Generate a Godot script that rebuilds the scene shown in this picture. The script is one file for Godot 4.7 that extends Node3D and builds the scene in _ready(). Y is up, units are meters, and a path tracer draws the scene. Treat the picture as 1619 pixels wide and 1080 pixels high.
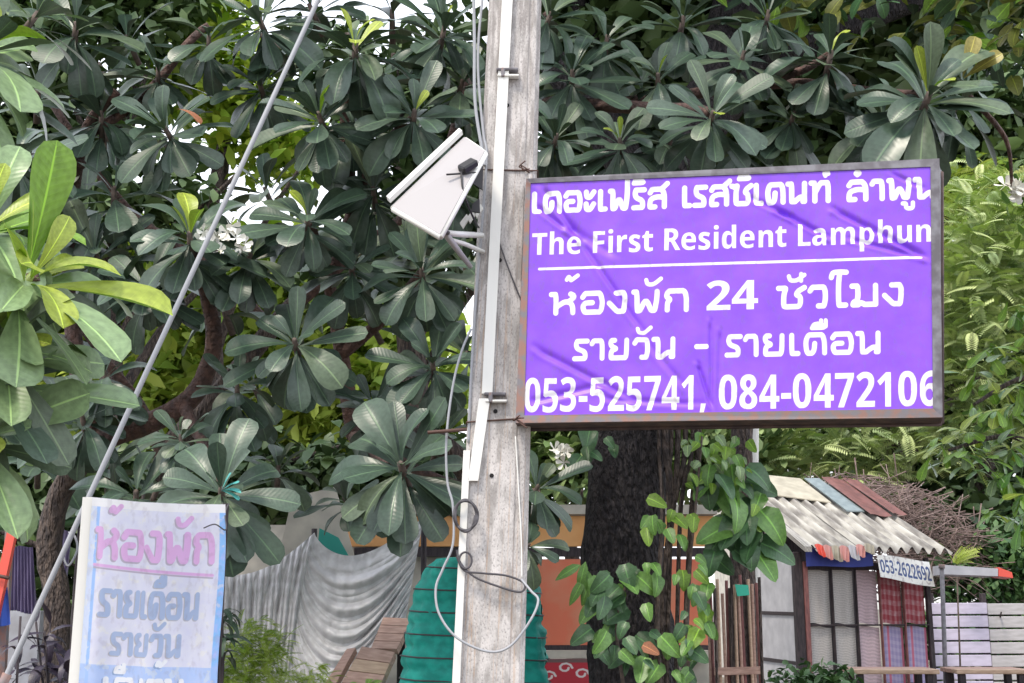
extends Node3D
# Roadside room-for-rent sign on a concrete pole, plumeria trees, a stall and a shed behind.

const F := 1900.0          # focal length in photo pixels (photo is 1619 x 1080)
const PITCH := 12.0
const EYE := Vector3(0, 1.6, 0)

var rng := RandomNumberGenerator.new()
var M := {}
var leaf_meshes := []
var inner: SurfaceTool
var names := {}

# ---------------------------------------------------------------- helpers
func at(px: float, py: float, d: float) -> Vector3:
	# the point at distance d (along -z) that lies on that line of sight
	var p := deg_to_rad(PITCH)
	var x := (px - 809.5) / F
	var y := (540.0 - py) / F
	var r := Vector3(x, y * cos(p) + sin(p), -(cos(p) - y * sin(p)))
	return EYE + r * (d / -r.z)

func lin(r: float, g: float, b: float) -> Color:
	return Color(r, g, b).linear_to_srgb()

func mat(called: String, c: Color, rough := 0.8, metal := 0.0, spec := 0.5) -> StandardMaterial3D:
	var m := StandardMaterial3D.new()
	m.resource_name = called
	m.albedo_color = c
	m.roughness = rough
	m.metallic = metal
	m.metallic_specular = spec
	M[called] = m
	return m

func noise_image(seed_: int, freq: float, oct: int, c0: Color, c1: Color, w := 256, h := 256, sharp := 1.0) -> Image:
	var n := FastNoiseLite.new()
	n.seed = seed_
	n.frequency = freq
	n.fractal_octaves = oct
	n.noise_type = FastNoiseLite.TYPE_SIMPLEX_SMOOTH
	var g := n.get_seamless_image(w, h)
	g.convert(Image.FORMAT_L8)
	var src := g.get_data()
	var out := PackedByteArray()
	out.resize(w * h * 3)
	for i in w * h:
		var t := clampf((src[i] / 255.0 - 0.5) * sharp + 0.5, 0, 1)
		var c := c0.lerp(c1, t)
		out[i * 3] = int(c.r * 255)
		out[i * 3 + 1] = int(c.g * 255)
		out[i * 3 + 2] = int(c.b * 255)
	return Image.create_from_data(w, h, false, Image.FORMAT_RGB8, out)

func tex(im: Image) -> ImageTexture:
	return ImageTexture.create_from_image(im)

func noisy(called: String, c0: Color, c1: Color, rough := 0.85, scale := Vector3.ONE, sd := 1, freq := 0.02, oct := 4, sharp := 1.6, bump := 0.0) -> StandardMaterial3D:
	var m := mat(called, Color.WHITE, rough)
	m.albedo_texture = tex(noise_image(sd, freq, oct, c0, c1, 256, 256, sharp))
	m.uv1_triplanar = true
	m.uv1_scale = scale
	if bump > 0:
		m.heightmap_enabled = true
		m.heightmap_texture = tex(noise_image(sd + 50, freq * 1.5, 5, Color.BLACK, Color.WHITE, 256, 256, sharp))
		m.heightmap_scale = bump
	return m

func numbered(called: String) -> String:
	if not names.has(called):
		names[called] = 0
		return called
	names[called] += 1
	return "%s_%03d" % [called, names[called]]

func tag(o: Node, label: String, category: String, group := "", kind := "") -> Node:
	if label: o.set_meta("label", label)
	if category: o.set_meta("category", category)
	if group: o.set_meta("group", group)
	if kind: o.set_meta("kind", kind)
	return o

func thing(called: String, label: String, category: String, where := Vector3.ZERO, group := "") -> Node3D:
	var o := Node3D.new()
	o.name = numbered(called)
	add_child(o)
	o.position = where
	tag(o, label, category, group)
	return o

func obj(called: String, mesh: Mesh, m: Material, parent: Node3D = null, where := Transform3D()) -> MeshInstance3D:
	var o := MeshInstance3D.new()
	o.name = called if parent else numbered(called)
	o.mesh = mesh
	o.material_override = m
	(parent if parent else self).add_child(o, true)
	o.transform = where
	return o

# meshes in world coordinates are given to a parent at p: shift them
func here(parent: Node3D) -> Transform3D:
	return parent.transform.affine_inverse() if parent else Transform3D()

func wobj(called: String, mesh: Mesh, m: Material, parent: Node3D) -> MeshInstance3D:
	var inv := Transform3D()
	var p: Node = parent
	while p is Node3D and p != self:
		inv = inv * (p as Node3D).transform.affine_inverse()
		p = p.get_parent()
	return obj(called, mesh, m, parent, inv)

func begin() -> SurfaceTool:
	var st := SurfaceTool.new()
	st.begin(Mesh.PRIMITIVE_TRIANGLES)
	return st

func quad(st: SurfaceTool, a: Vector3, b: Vector3, c: Vector3, d: Vector3, ua := Vector2(0, 0), ub := Vector2(1, 0), uc := Vector2(1, 1), ud := Vector2(0, 1)) -> void:
	# a b c d run clockwise seen from the front
	for k in [[a, ua], [b, ub], [c, uc], [a, ua], [c, uc], [d, ud]]:
		st.set_uv(k[1])
		st.add_vertex(k[0])

func hexa_into(st: SurfaceTool, f: Array, b: Array) -> void:
	# f: front corners top-left, top-right, bottom-right, bottom-left; b: the same behind
	st.set_smooth_group(-1)
	quad(st, f[0], f[1], f[2], f[3])
	quad(st, b[1], b[0], b[3], b[2])
	quad(st, b[0], b[1], f[1], f[0])
	quad(st, f[3], f[2], b[2], b[3])
	quad(st, b[0], f[0], f[3], b[3])
	quad(st, f[1], b[1], b[2], f[2])

func hexa(f: Array, b: Array) -> ArrayMesh:
	var st := begin()
	hexa_into(st, f, b)
	st.generate_normals()
	return st.commit()

func slab(f: Array, back: Vector3) -> ArrayMesh:
	return hexa(f, [f[0] + back, f[1] + back, f[2] + back, f[3] + back])

# a box with chamfered edges
func bevel_box(sx: float, sy: float, sz: float, c := 0.006) -> ArrayMesh:
	var st := begin()
	st.set_smooth_group(-1)
	var h := Vector3(sx, sy, sz) / 2
	c = minf(c, minf(h.x, minf(h.y, h.z)) * 0.6)
	var i := h - Vector3(c, c, c)
	for ax in 3:
		var u := (ax + 1) % 3
		var v := (ax + 2) % 3
		for s in [-1.0, 1.0]:
			var p := []
			for k in [[-1, -1], [1, -1], [1, 1], [-1, 1]]:
				var q := Vector3.ZERO
				q[ax] = s * h[ax]
				q[u] = k[0] * i[u]
				q[v] = k[1] * i[v]
				p.append(q)
			if s > 0: quad(st, p[3], p[2], p[1], p[0])
			else: quad(st, p[0], p[1], p[2], p[3])
	for ax in 3:
		var u := (ax + 1) % 3
		var v := (ax + 2) % 3
		for su in [-1.0, 1.0]:
			for sv in [-1.0, 1.0]:
				var a := Vector3.ZERO
				var b := Vector3.ZERO
				a[u] = su * h[u]; a[v] = sv * i[v]
				b[u] = su * i[u]; b[v] = sv * h[v]
				var a0 := a; var a1 := a; var b0 := b; var b1 := b
				a0[ax] = -i[ax]; b0[ax] = -i[ax]; a1[ax] = i[ax]; b1[ax] = i[ax]
				if su * sv > 0: quad(st, a0, b0, b1, a1)
				else: quad(st, b0, a0, a1, b1)
	for sx_ in [-1.0, 1.0]:
		for sy_ in [-1.0, 1.0]:
			for sz_ in [-1.0, 1.0]:
				var p := Vector3(sx_ * h.x, sy_ * i.y, sz_ * i.z)
				var q := Vector3(sx_ * i.x, sy_ * h.y, sz_ * i.z)
				var r := Vector3(sx_ * i.x, sy_ * i.y, sz_ * h.z)
				var t := [p, r, q] if sx_ * sy_ * sz_ > 0 else [p, q, r]
				for e in t: st.add_vertex(e)
	st.generate_normals()
	return st.commit()

func smooth_path(pts: Array, per := 6) -> Array:
	var out := []
	for i in pts.size() - 1:
		var p0: Vector3 = pts[maxi(i - 1, 0)]
		var p1: Vector3 = pts[i]
		var p2: Vector3 = pts[i + 1]
		var p3: Vector3 = pts[mini(i + 2, pts.size() - 1)]
		for k in per:
			out.append(p1.cubic_interpolate(p2, p0, p3, float(k) / per))
	out.append(pts[-1])
	return out

func tube_into(st: SurfaceTool, pts: Array, radii: Array, sides := 8, rough := 0.0, smooth := true) -> void:
	st.set_smooth_group(0 if smooth else -1)
	var n := pts.size()
	var rings := []
	var side := Vector3.UP
	var t0: Vector3 = (pts[1] - pts[0]).normalized()
	if absf(t0.dot(side)) > 0.9: side = Vector3.RIGHT
	var lengths := [0.0]
	for i in n - 1: lengths.append(lengths[-1] + pts[i].distance_to(pts[i + 1]))
	for i in n:
		var t: Vector3 = (pts[mini(i + 1, n - 1)] - pts[maxi(i - 1, 0)]).normalized()
		side = (side - t * side.dot(t)).normalized()
		var up := t.cross(side)
		var r: float = radii[i] if radii.size() == n else lerpf(radii[0], radii[-1], float(i) / (n - 1))
		var ring := []
		for k in sides:
			var a := TAU * k / sides
			var rr := r
			if rough > 0: rr *= 1.0 + rough * (sin(a * 3 + i * 0.7) * 0.5 + rng.randf_range(-0.5, 0.5))
			ring.append(pts[i] + (side * cos(a) + up * sin(a)) * rr)
		rings.append(ring)
	for i in n - 1:
		for k in sides:
			var k2 := (k + 1) % sides
			var u0 := float(k) / sides
			var u1 := float(k + 1) / sides
			quad(st, rings[i][k], rings[i + 1][k], rings[i + 1][k2], rings[i][k2], Vector2(u0, lengths[i]), Vector2(u0, lengths[i + 1]), Vector2(u1, lengths[i + 1]), Vector2(u1, lengths[i]))
	for e in [0, n - 1]:
		for k in range(1, sides - 1):
			var tri := [rings[e][0], rings[e][k], rings[e][k + 1]] if e == 0 else [rings[e][0], rings[e][k + 1], rings[e][k]]
			for q in tri: st.add_vertex(q)

func tube(pts: Array, radii: Array, sides := 8, rough := 0.0) -> ArrayMesh:
	var st := begin()
	tube_into(st, pts, radii, sides, rough)
	st.generate_normals()
	return st.commit()

# ---------------------------------------------------------------- leaves
func profile(kind: String, t: float) -> float:
	match kind:
		"plumeria":
			return maxf(0.035, pow(t, 1.05) * pow(maxf(0, 1 - pow(t, 6)), 0.5) * 1.25) if t < 0.999 else 0.0
		"lance":
			return maxf(0.05, pow(sin(PI * pow(t, 0.8)), 0.8)) if t < 0.999 else 0.0
		"heart":
			return pow(maxf(0, 1 - pow(t, 1.5)), 0.55) * pow(minf(1, t * 5 + 0.22), 0.5) * 1.02 if t < 0.999 else 0.0
		"oval":
			return maxf(0.06, pow(sin(PI * pow(t, 1.1)), 0.6)) if t < 0.999 else 0.0
	return 0.0

func leaf_into(st: SurfaceTool, kind: String, width: float, bend: float, fold: float, wave: float, tr := Transform3D(), nl := 8, nw := 4, col := Color.WHITE, colored := false) -> void:
	st.set_smooth_group(0)
	var x := 0.0
	var y := 0.0
	var rows := []
	var last := 0.0
	for i in nl + 1:
		var t := 1.0 - pow(1.0 - float(i) / nl, 1.45)    # closer rows near the rounded tip
		var step := t - last
		last = t
		if i > 0:
			var a := 0.12 - bend * (t - step * 0.5)
			x += cos(a) * step
			y += sin(a) * step
		var w := width * profile(kind, t)
		var row := []
		for j in nw + 1:
			var s := 2.0 * j / nw - 1
			row.append(tr * Vector3(x, y + absf(s) * w * fold + wave * w * sin(t * 9 + s * 2) * absf(s), s * w))
		rows.append(row)
	for i in nl:
		for j in nw:
			var u0 := float(j) / nw
			var u1 := float(j + 1) / nw
			var v0 := float(i) / nl
			var v1 := float(i + 1) / nl
			if colored: st.set_color(col)
			quad(st, rows[i][j], rows[i][j + 1], rows[i + 1][j + 1], rows[i + 1][j], Vector2(u0, v0), Vector2(u1, v0), Vector2(u1, v1), Vector2(u0, v1))

func leaf_mesh(kind: String, width: float, bend: float, fold: float, wave: float, nl := 8, nw := 4) -> ArrayMesh:
	var st := begin()
	leaf_into(st, kind, width, bend, fold, wave, Transform3D(), nl, nw)
	st.index()
	st.generate_normals()
	return st.commit()

func leaf_image(sd: int, lamina: float, vein: float, veins: int) -> Image:
	var w := 96
	var h := 256
	var n := FastNoiseLite.new()
	n.seed = sd
	n.frequency = 0.03
	var out := PackedByteArray()
	out.resize(w * h * 3)
	for y in h:
		for x in w:
			var s := absf(x - w / 2.0 + 0.5) / (w / 2.0)
			var v := float(y) / h
			var val := lamina * (1.0 + 0.35 * n.get_noise_2d(x * 1.4, y))
			var vv := v * veins - s * 1.6
			var lat := absf(vv - roundf(vv)) * 2
			val = lerpf(val, vein, 0.22 * smoothstep(0.16, 0.0, lat) * (1 - s))
			var warm := smoothstep(0.075, 0.03, s * (0.6 + v * 0.7))
			val = lerpf(val, vein, warm)
			var c := Color(val * lerpf(1, 0.98, warm), val, val * lerpf(1, 0.82, warm)).linear_to_srgb()
			var i := (y * w + x) * 3
			out[i] = clampi(int(c.r * 255), 0, 255)
			out[i + 1] = clampi(int(c.g * 255), 0, 255)
			out[i + 2] = clampi(int(c.b * 255), 0, 255)
	return Image.create_from_data(w, h, false, Image.FORMAT_RGB8, out)

func vein_relief() -> Image:
	var w := 96
	var h := 256
	var out := PackedByteArray()
	out.resize(w * h)
	for y in h:
		for x in w:
			var s := absf(x - w / 2.0 + 0.5) / (w / 2.0)
			var vv := float(y) / h * 17 - s * 1.6
			var lat := absf(vv - roundf(vv)) * 2
			var v := 0.35 + 0.5 * pow(lat, 0.7) * (1 - 0.4 * s)
			v = lerpf(v, 0.05, smoothstep(0.10, 0.03, s))
			out[y * w + x] = int(clampf(v, 0, 1) * 255)
	return Image.create_from_data(w, h, false, Image.FORMAT_L8, out)

func leaf_mat(called: String, r: float, g: float, b: float, t: Texture2D, rough := 0.42, back := 0.35) -> StandardMaterial3D:
	var m := mat(called, lin(minf(1, r / 0.45), minf(1, g / 0.45), minf(1, b / 0.45)), rough)
	m.albedo_texture = t
	m.heightmap_enabled = true
	m.heightmap_texture = M.vein_tex
	m.heightmap_scale = 0.08
	m.backlight_enabled = true
	m.backlight = Color(0.75 * back, back, 0.35 * back)
	m.cull_mode = BaseMaterial3D.CULL_DISABLED
	return m

func facing(dir: Vector3, n: Vector3, p: Vector3, s: Vector3) -> Transform3D:
	var x := dir.normalized()
	var y := n - x * n.dot(x)
	if y.length() < 0.01: y = x.cross(Vector3(0.3, 0.1, 1))
	y = y.normalized()
	var z := x.cross(y)
	return Transform3D(Basis(x * s.x, y * s.y, z * s.z), p)

# a whorl of plumeria leaves at a branch tip; each leaf a mesh of its own under the cluster
func rosette(tree: Node3D, tip: Vector3, axis: Vector3, L: float, n: int, mats: Array, droop := 1.0, young := -1, from := 0.30, tip_mat := "twig") -> Node3D:
	var c := Node3D.new()
	c.name = "leaf_cluster"
	tree.add_child(c, true)
	c.position = tip - tree.position
	axis = axis.normalized()
	var u := axis.cross(Vector3(0.2, 0.3, 1)).normalized()
	var v := axis.cross(u)
	var ph := rng.randf() * TAU
	obj("branch_tip", tube([-axis * L * 0.5, -axis * L * 0.2, axis * L * 0.05], [L * 0.052, L * 0.048, L * 0.036], 7), M[tip_mat], c)
	for i in n:
		var t := (i + 0.5) / n
		var theta := lerpf(from, 1.85 * droop, pow(t, 0.75)) + rng.randf_range(-0.26, 0.26)
		var phi := ph + i * 2.39996 + rng.randf_range(-0.25, 0.25)
		var dir := axis * cos(theta) + (u * cos(phi) + v * sin(phi)) * sin(theta)
		var l := L * lerpf(0.5, 1.0, smoothstep(0.0, 0.45, t)) * rng.randf_range(0.68, 1.12)
		var k := rng.randi_range(0, leaf_meshes.size() - 1)
		var m: Material = mats[rng.randi_range(0, mats.size() - 1)]
		if young >= 0 and i < young: m = M.leaf_young
		var nrm := axis - dir * axis.dot(dir) + Vector3(rng.randf_range(-0.25, 0.25), 0.25, rng.randf_range(-0.25, 0.25))
		obj("leaf", leaf_meshes[k], m, c, facing(dir, nrm, dir * L * 0.04 - axis * L * 0.22 * t, Vector3(l, l * rng.randf_range(0.3, 1.7), l * rng.randf_range(0.78, 1.12))))
	# older hanging leaves below the whorl: past the number that are built singly, so joined per tree
	if inner:
		for i in 9:
			var phi := ph + i * 2.39996 + 1.0
			var dir := axis * rng.randf_range(-0.75, 0.05) + (u * cos(phi) + v * sin(phi)) * 0.85 + Vector3(0, -0.45, 0.1)
			var l := L * rng.randf_range(0.6, 0.95)
			inner.append_from(leaf_meshes[i % 8], 0, facing(dir, axis + Vector3(0, 0.1, 0.3), c.position - axis * L * rng.randf_range(0.1, 0.42), Vector3(l, l, l)))
	return c

func hang_inner(tree: Node3D, m: Material) -> void:
	var o := obj("hanging_leaves", inner.commit(), m, tree)
	o.set_meta("kind", "stuff")
	inner = null

func crown_multi(called: String, parent: Node3D, mesh: Mesh, m: Material, blobs: Array, count: int, smin: float, smax: float, c0: Color, c1: Color, up := 0.4) -> MultiMeshInstance3D:
	# blobs: [centre, radii]; leaf clumps spread through each, thinner inside
	var mm := MultiMesh.new()
	mm.transform_format = MultiMesh.TRANSFORM_3D
	mm.use_colors = true
	mm.mesh = mesh
	mm.instance_count = count
	var total := 0.0
	for b in blobs: total += b[1].x * b[1].y + b[1].y * b[1].z
	var i := 0
	for bi in blobs.size():
		var b: Array = blobs[bi]
		var share := int(count * (b[1].x * b[1].y + b[1].y * b[1].z) / total)
		if bi == blobs.size() - 1: share = count - i
		for k in share:
			if i >= count: break
			var d := Vector3(rng.randfn(), rng.randfn(), rng.randfn()).normalized()
			var r := pow(rng.randf(), 0.45)
			var p: Vector3 = b[0] + d * r * b[1]
			var bs := Basis(Vector3(rng.randfn(), rng.randfn() , rng.randfn()).normalized(), rng.randf() * TAU) if up <= 0.0 else Basis(Vector3.UP, rng.randf() * TAU) * Basis(Vector3.RIGHT, rng.randfn() * up) * Basis(Vector3.FORWARD, rng.randfn() * up)
			mm.set_instance_transform(i, Transform3D(bs.scaled(Vector3.ONE * rng.randf_range(smin, smax)), p - parent.position))
			var c := c0.lerp(c1, clampf(rng.randfn() * 0.3 + 0.5, 0, 1))
			mm.set_instance_color(i, c)
			i += 1
	var o := MultiMeshInstance3D.new()
	o.name = called
	o.multimesh = mm
	o.material_override = m
	parent.add_child(o, true)
	o.set_meta("kind", "stuff")
	return o

func clump_mesh(kind: String, n: int, width: float, spread: float, nl := 3, nw := 2) -> ArrayMesh:
	var st := begin()
	for i in n:
		var d := Vector3(rng.randfn(), rng.randfn() * 0.6 - 0.1, rng.randfn()).normalized()
		leaf_into(st, kind, width, 0.7, 0.2, 0.0, facing(d, Vector3(rng.randfn() * 0.4, 1, rng.randfn() * 0.4), Vector3(rng.randfn(), rng.randfn(), rng.randfn()) * spread, Vector3.ONE * rng.randf_range(0.7, 1.1)), nl, nw)
	st.generate_normals()
	return st.commit()

func frond_mesh(pairs: int, leaflet: float, width: float) -> ArrayMesh:
	var st := begin()
	for i in pairs:
		var t := (i + 0.6) / pairs
		var p := Vector3(t, -0.35 * t * t, 0)
		for s in [-1.0, 1.0]:
			var d := Vector3(0.45, -0.35, s)
			leaf_into(st, "oval", width, 0.3, 0.1, 0.0, facing(d, Vector3.UP, p, Vector3.ONE * leaflet * (1.0 - 0.5 * absf(t - 0.4))), 2, 2)
	st.set_smooth_group(-1)
	quad(st, Vector3(0, 0, -0.008), Vector3(0.5, -0.0875, -0.006), Vector3(0.5, -0.0875, 0.006), Vector3(0, 0, 0.008))
	quad(st, Vector3(0.5, -0.0875, -0.006), Vector3(1, -0.35, -0.003), Vector3(1, -0.35, 0.003), Vector3(0.5, -0.0875, 0.006))
	st.generate_normals()
	return st.commit()

# ---------------------------------------------------------------- lettering
const THAI := {
	"ก": [82, "12 0 12 42 22 54 8 66 14 88 40 98 66 90 74 66 74 0"],
	"ด": [84, "42 52 40 22 28 2 14 16 10 60 20 90 45 99 68 90 76 62 76 0"],
	"ต": [84, "42 52 40 22 28 2 14 16 10 60 16 92 32 96 44 76 56 96 70 90 76 62 76 0"],
	"อ": [84, "10 74 20 92 45 99 68 90 76 50 70 10 45 2 18 8 10 34 18 50 42 50"],
	"ะ": [50, "8 90 10 66 26 64 42 90;8 36 10 12 26 10 42 36"],
	"เ": [40, "12 98 12 16 18 3 34 3"],
	"แ": [40, "12 98 12 16 18 3 34 3"],
	"โ": [50, "-2 128 2 148 24 150 44 148 44 148;24 146 20 100 20 16 26 3 42 3"],
	"ฟ": [96, "6 98 18 94 18 4 24 3 46 62 66 3 74 4 82 60 82 140"],
	"พ": [94, "6 98 16 94 18 4 24 3 46 62 66 3 74 4 82 60 82 98"],
	"ร": [56, "6 3 34 3 46 14 44 42 16 54 10 74 18 96 52 96"],
	"ส": [86, "12 74 26 96 54 96 76 72 76 0;76 52 44 56 14 46 11 12 20 2 34 6;62 92 88 112"],
	"ล": [86, "12 74 26 96 54 96 76 72 76 0;76 52 44 56 14 46 11 12 20 2 34 6"],
	"ช": [84, "4 96 28 92 20 62 20 4 58 4 72 18 72 52 56 62 84 98"],
	"ซ": [84, "2 98 14 80 26 96 20 62 20 4 58 4 72 18 72 52 56 62 84 98"],
	"น": [88, "2 97 18 94 18 2 22 2 52 30 66 30 74 14 66 2;72 98 72 2"],
	"ม": [88, "2 97 20 94 20 30 6 22 4 6 18 2 26 22 48 6 74 6;74 98 74 2"],
	"ท": [86, "2 97 18 94 18 0;18 46 42 90 60 98 74 84 74 0"],
	"ห": [86, "2 97 18 94 18 0;18 34 46 58 66 54 74 34 74 0;58 56 80 76 66 96"],
	"ง": [68, "26 94 46 96 56 74 52 12 44 3 32 8 4 46"],
	"ว": [66, "8 74 18 94 38 99 54 86 56 40 50 4 34 3"],
	"ย": [82, "26 97 10 84 14 62 34 52 14 44 12 12 22 3 54 3 70 14 70 98"],
	"า": [52, "4 76 14 95 32 97 42 80 42 0"],
}
const MARK := {
	"ิ": "-62 118 -56 134 -34 138 -12 118 -62 118", "ื": "-62 118 -56 134 -34 138 -12 118 -62 118;-30 136 -30 150;-14 124 -14 150", "ี": "-62 118 -56 134 -34 138 -12 118 -62 118;-14 122 -14 150",
	"ั": "-58 138 -54 120 -34 118 -10 142", "้": "-44 150 -38 164 -30 150 -30 146 -8 166", "่": "-20 118 -20 146", "์": "-34 118 -40 132 -28 138 -22 126;-28 138 -10 150",
	"ํ": "-52 118 -60 126 -52 136 -42 126 -52 118", "ู": "-46 -14 -34 -14 -34 -36 -8 -36 -8 -12",
}

class Print:
	var w: int
	var h: int
	var cov: PackedFloat32Array
	func _init(w_: int, h_: int) -> void:
		w = w_
		h = h_
		cov.resize(w * h)
	func seg(a: Vector2, b: Vector2, r: float) -> void:
		var x0 := maxi(0, int(minf(a.x, b.x) - r - 1))
		var x1 := mini(w - 1, int(maxf(a.x, b.x) + r + 1))
		var y0 := maxi(0, int(minf(a.y, b.y) - r - 1))
		var y1 := mini(h - 1, int(maxf(a.y, b.y) + r + 1))
		var d := b - a
		var l2 := maxf(d.length_squared(), 1e-6)
		for y in range(y0, y1 + 1):
			for x in range(x0, x1 + 1):
				var p := Vector2(x + 0.5, y + 0.5) - a
				var t := clampf(p.dot(d) / l2, 0, 1)
				var c := r + 0.5 - (p - d * t).length()
				if c > 0:
					var i := y * w + x
					cov[i] = maxf(cov[i], minf(c, 1))
	func tri(a: Vector2, b: Vector2, c: Vector2) -> void:
		var x0 := maxi(0, int(minf(a.x, minf(b.x, c.x))))
		var x1 := mini(w - 1, int(maxf(a.x, maxf(b.x, c.x))) + 1)
		var y0 := maxi(0, int(minf(a.y, minf(b.y, c.y))))
		var y1 := mini(h - 1, int(maxf(a.y, maxf(b.y, c.y))) + 1)
		var area := (b - a).cross(c - a)
		if absf(area) < 1e-6: return
		var sg := signf(area)
		for y in range(y0, y1 + 1):
			for x in range(x0, x1 + 1):
				var n := 0
				for k in 4:
					var p := Vector2(x + 0.25 + 0.5 * (k & 1), y + 0.25 + 0.25 * (k & 2))
					if (b - a).cross(p - a) * sg >= 0 and (c - b).cross(p - b) * sg >= 0 and (a - c).cross(p - c) * sg >= 0: n += 1
				cov[y * w + x] = minf(1, cov[y * w + x] + n * 0.25)

func strokes(s: String) -> Array:
	var out := []
	for part in s.split(";"):
		var f := part.split_floats(" ")
		var pts := []
		for i in f.size() / 2: pts.append(Vector2(f[2 * i], f[2 * i + 1]) / 100.0)
		for it in 2:
			var q := [pts[0]]
			for i in pts.size() - 1:
				if i > 0: q.append(pts[i].lerp(pts[i + 1], 0.22))
				if i < pts.size() - 2: q.append(pts[i].lerp(pts[i + 1], 0.78))
			q.append(pts[-1])
			pts = q
		out.append(pts)
	return out

func thai(pr: Print, s: String, x0: float, x1: float, base: float, xh: float, thick: float, slope := 0.0) -> void:
	var width := 0.0
	s = s.replace("ำ", "ํา")
	for ch in s:
		if THAI.has(ch): width += THAI[ch][0] / 100.0 + 0.1
		elif ch == " ": width += 0.4
	var k := (x1 - x0) / width
	var pen := 0.0
	for ch in s:
		var code := ""
		if THAI.has(ch):
			code = THAI[ch][1]
		elif MARK.has(ch):
			code = MARK[ch]
		else:
			pen += 0.4
			continue
		for pts in strokes(code):
			for i in pts.size() - 1:
				var a: Vector2 = pts[i]
				var b: Vector2 = pts[i + 1]
				var ins := thick * 0.5 / xh
				var fy := func(y: float) -> float: return clampf(y, ins, 1 - ins) if y >= 0 and y <= 1 else y
				var pa := Vector2(x0 + (pen + 0.04 + a.x) * k, 0)
				var pb := Vector2(x0 + (pen + 0.04 + b.x) * k, 0)
				pa.y = base + slope * (pa.x - x0) - fy.call(a.y) * xh
				pb.y = base + slope * (pb.x - x0) - fy.call(b.y) * xh
				pr.seg(pa, pb, thick * (0.5 if THAI.has(ch) else 0.4))
		if THAI.has(ch): pen += THAI[ch][0] / 100.0 + 0.1

func latin(pr: Print, s: String, x0: float, x1: float, base: float, cap: float) -> void:
	var f := SystemFont.new()
	f.font_names = PackedStringArray(["Droid Sans"])
	f.font_weight = 700
	var get_tris := func(text: String) -> PackedVector3Array:
		var t := TextMesh.new()
		t.font = f
		t.text = text
		t.font_size = 64
		t.pixel_size = 0.01
		t.depth = 0.02
		t.curve_step = 2.0
		var arr := t.get_mesh_arrays()
		var v: PackedVector3Array = arr[Mesh.ARRAY_VERTEX]
		var ix: PackedInt32Array = arr[Mesh.ARRAY_INDEX] if arr[Mesh.ARRAY_INDEX] != null else PackedInt32Array(range(v.size()))
		var out := PackedVector3Array()
		for i in ix.size() / 3:
			var a := v[ix[3 * i]]
			var b := v[ix[3 * i + 1]]
			var c := v[ix[3 * i + 2]]
			if a.z > 0.005 and b.z > 0.005 and c.z > 0.005: out.append_array(PackedVector3Array([a, b, c]))
		return out
	var ref: PackedVector3Array = get_tris.call("T")
	var y0 := INF
	var y1 := -INF
	for p in ref:
		y0 = minf(y0, p.y)
		y1 = maxf(y1, p.y)
	var tris: PackedVector3Array = get_tris.call(s)
	var a0 := INF
	var a1 := -INF
	for p in tris:
		a0 = minf(a0, p.x)
		a1 = maxf(a1, p.x)
	var map2 := func(p: Vector3) -> Vector2: return Vector2(x0 + (p.x - a0) / (a1 - a0) * (x1 - x0), base - (p.y - y0) / (y1 - y0) * cap)
	for i in tris.size() / 3:
		pr.tri(map2.call(tris[3 * i]), map2.call(tris[3 * i + 1]), map2.call(tris[3 * i + 2]))

func compose(w: int, h: int, base: Callable, layers: Array, grime := 0.0) -> ImageTexture:
	var gn := FastNoiseLite.new(); gn.seed = 55; gn.frequency = 0.03; gn.fractal_octaves = 5
	var out := PackedByteArray()
	out.resize(w * h * 3)
	for y in h:
		for x in w:
			var i := y * w + x
			var c: Color = base.call(x, y)
			for l in layers:
				var k: float = l[0].cov[i]
				if k > 0: c = c.lerp(l[1], k)
			if grime > 0:
				var q := gn.get_noise_2d(x, y * 0.6)
				c = c.lerp(Color(0.45, 0.40, 0.44), grime * smoothstep(0.05, 0.5, q))
			out[i * 3] = int(c.r * 255)
			out[i * 3 + 1] = int(c.g * 255)
			out[i * 3 + 2] = int(c.b * 255)
	return tex(Image.create_from_data(w, h, false, Image.FORMAT_RGB8, out))

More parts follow.
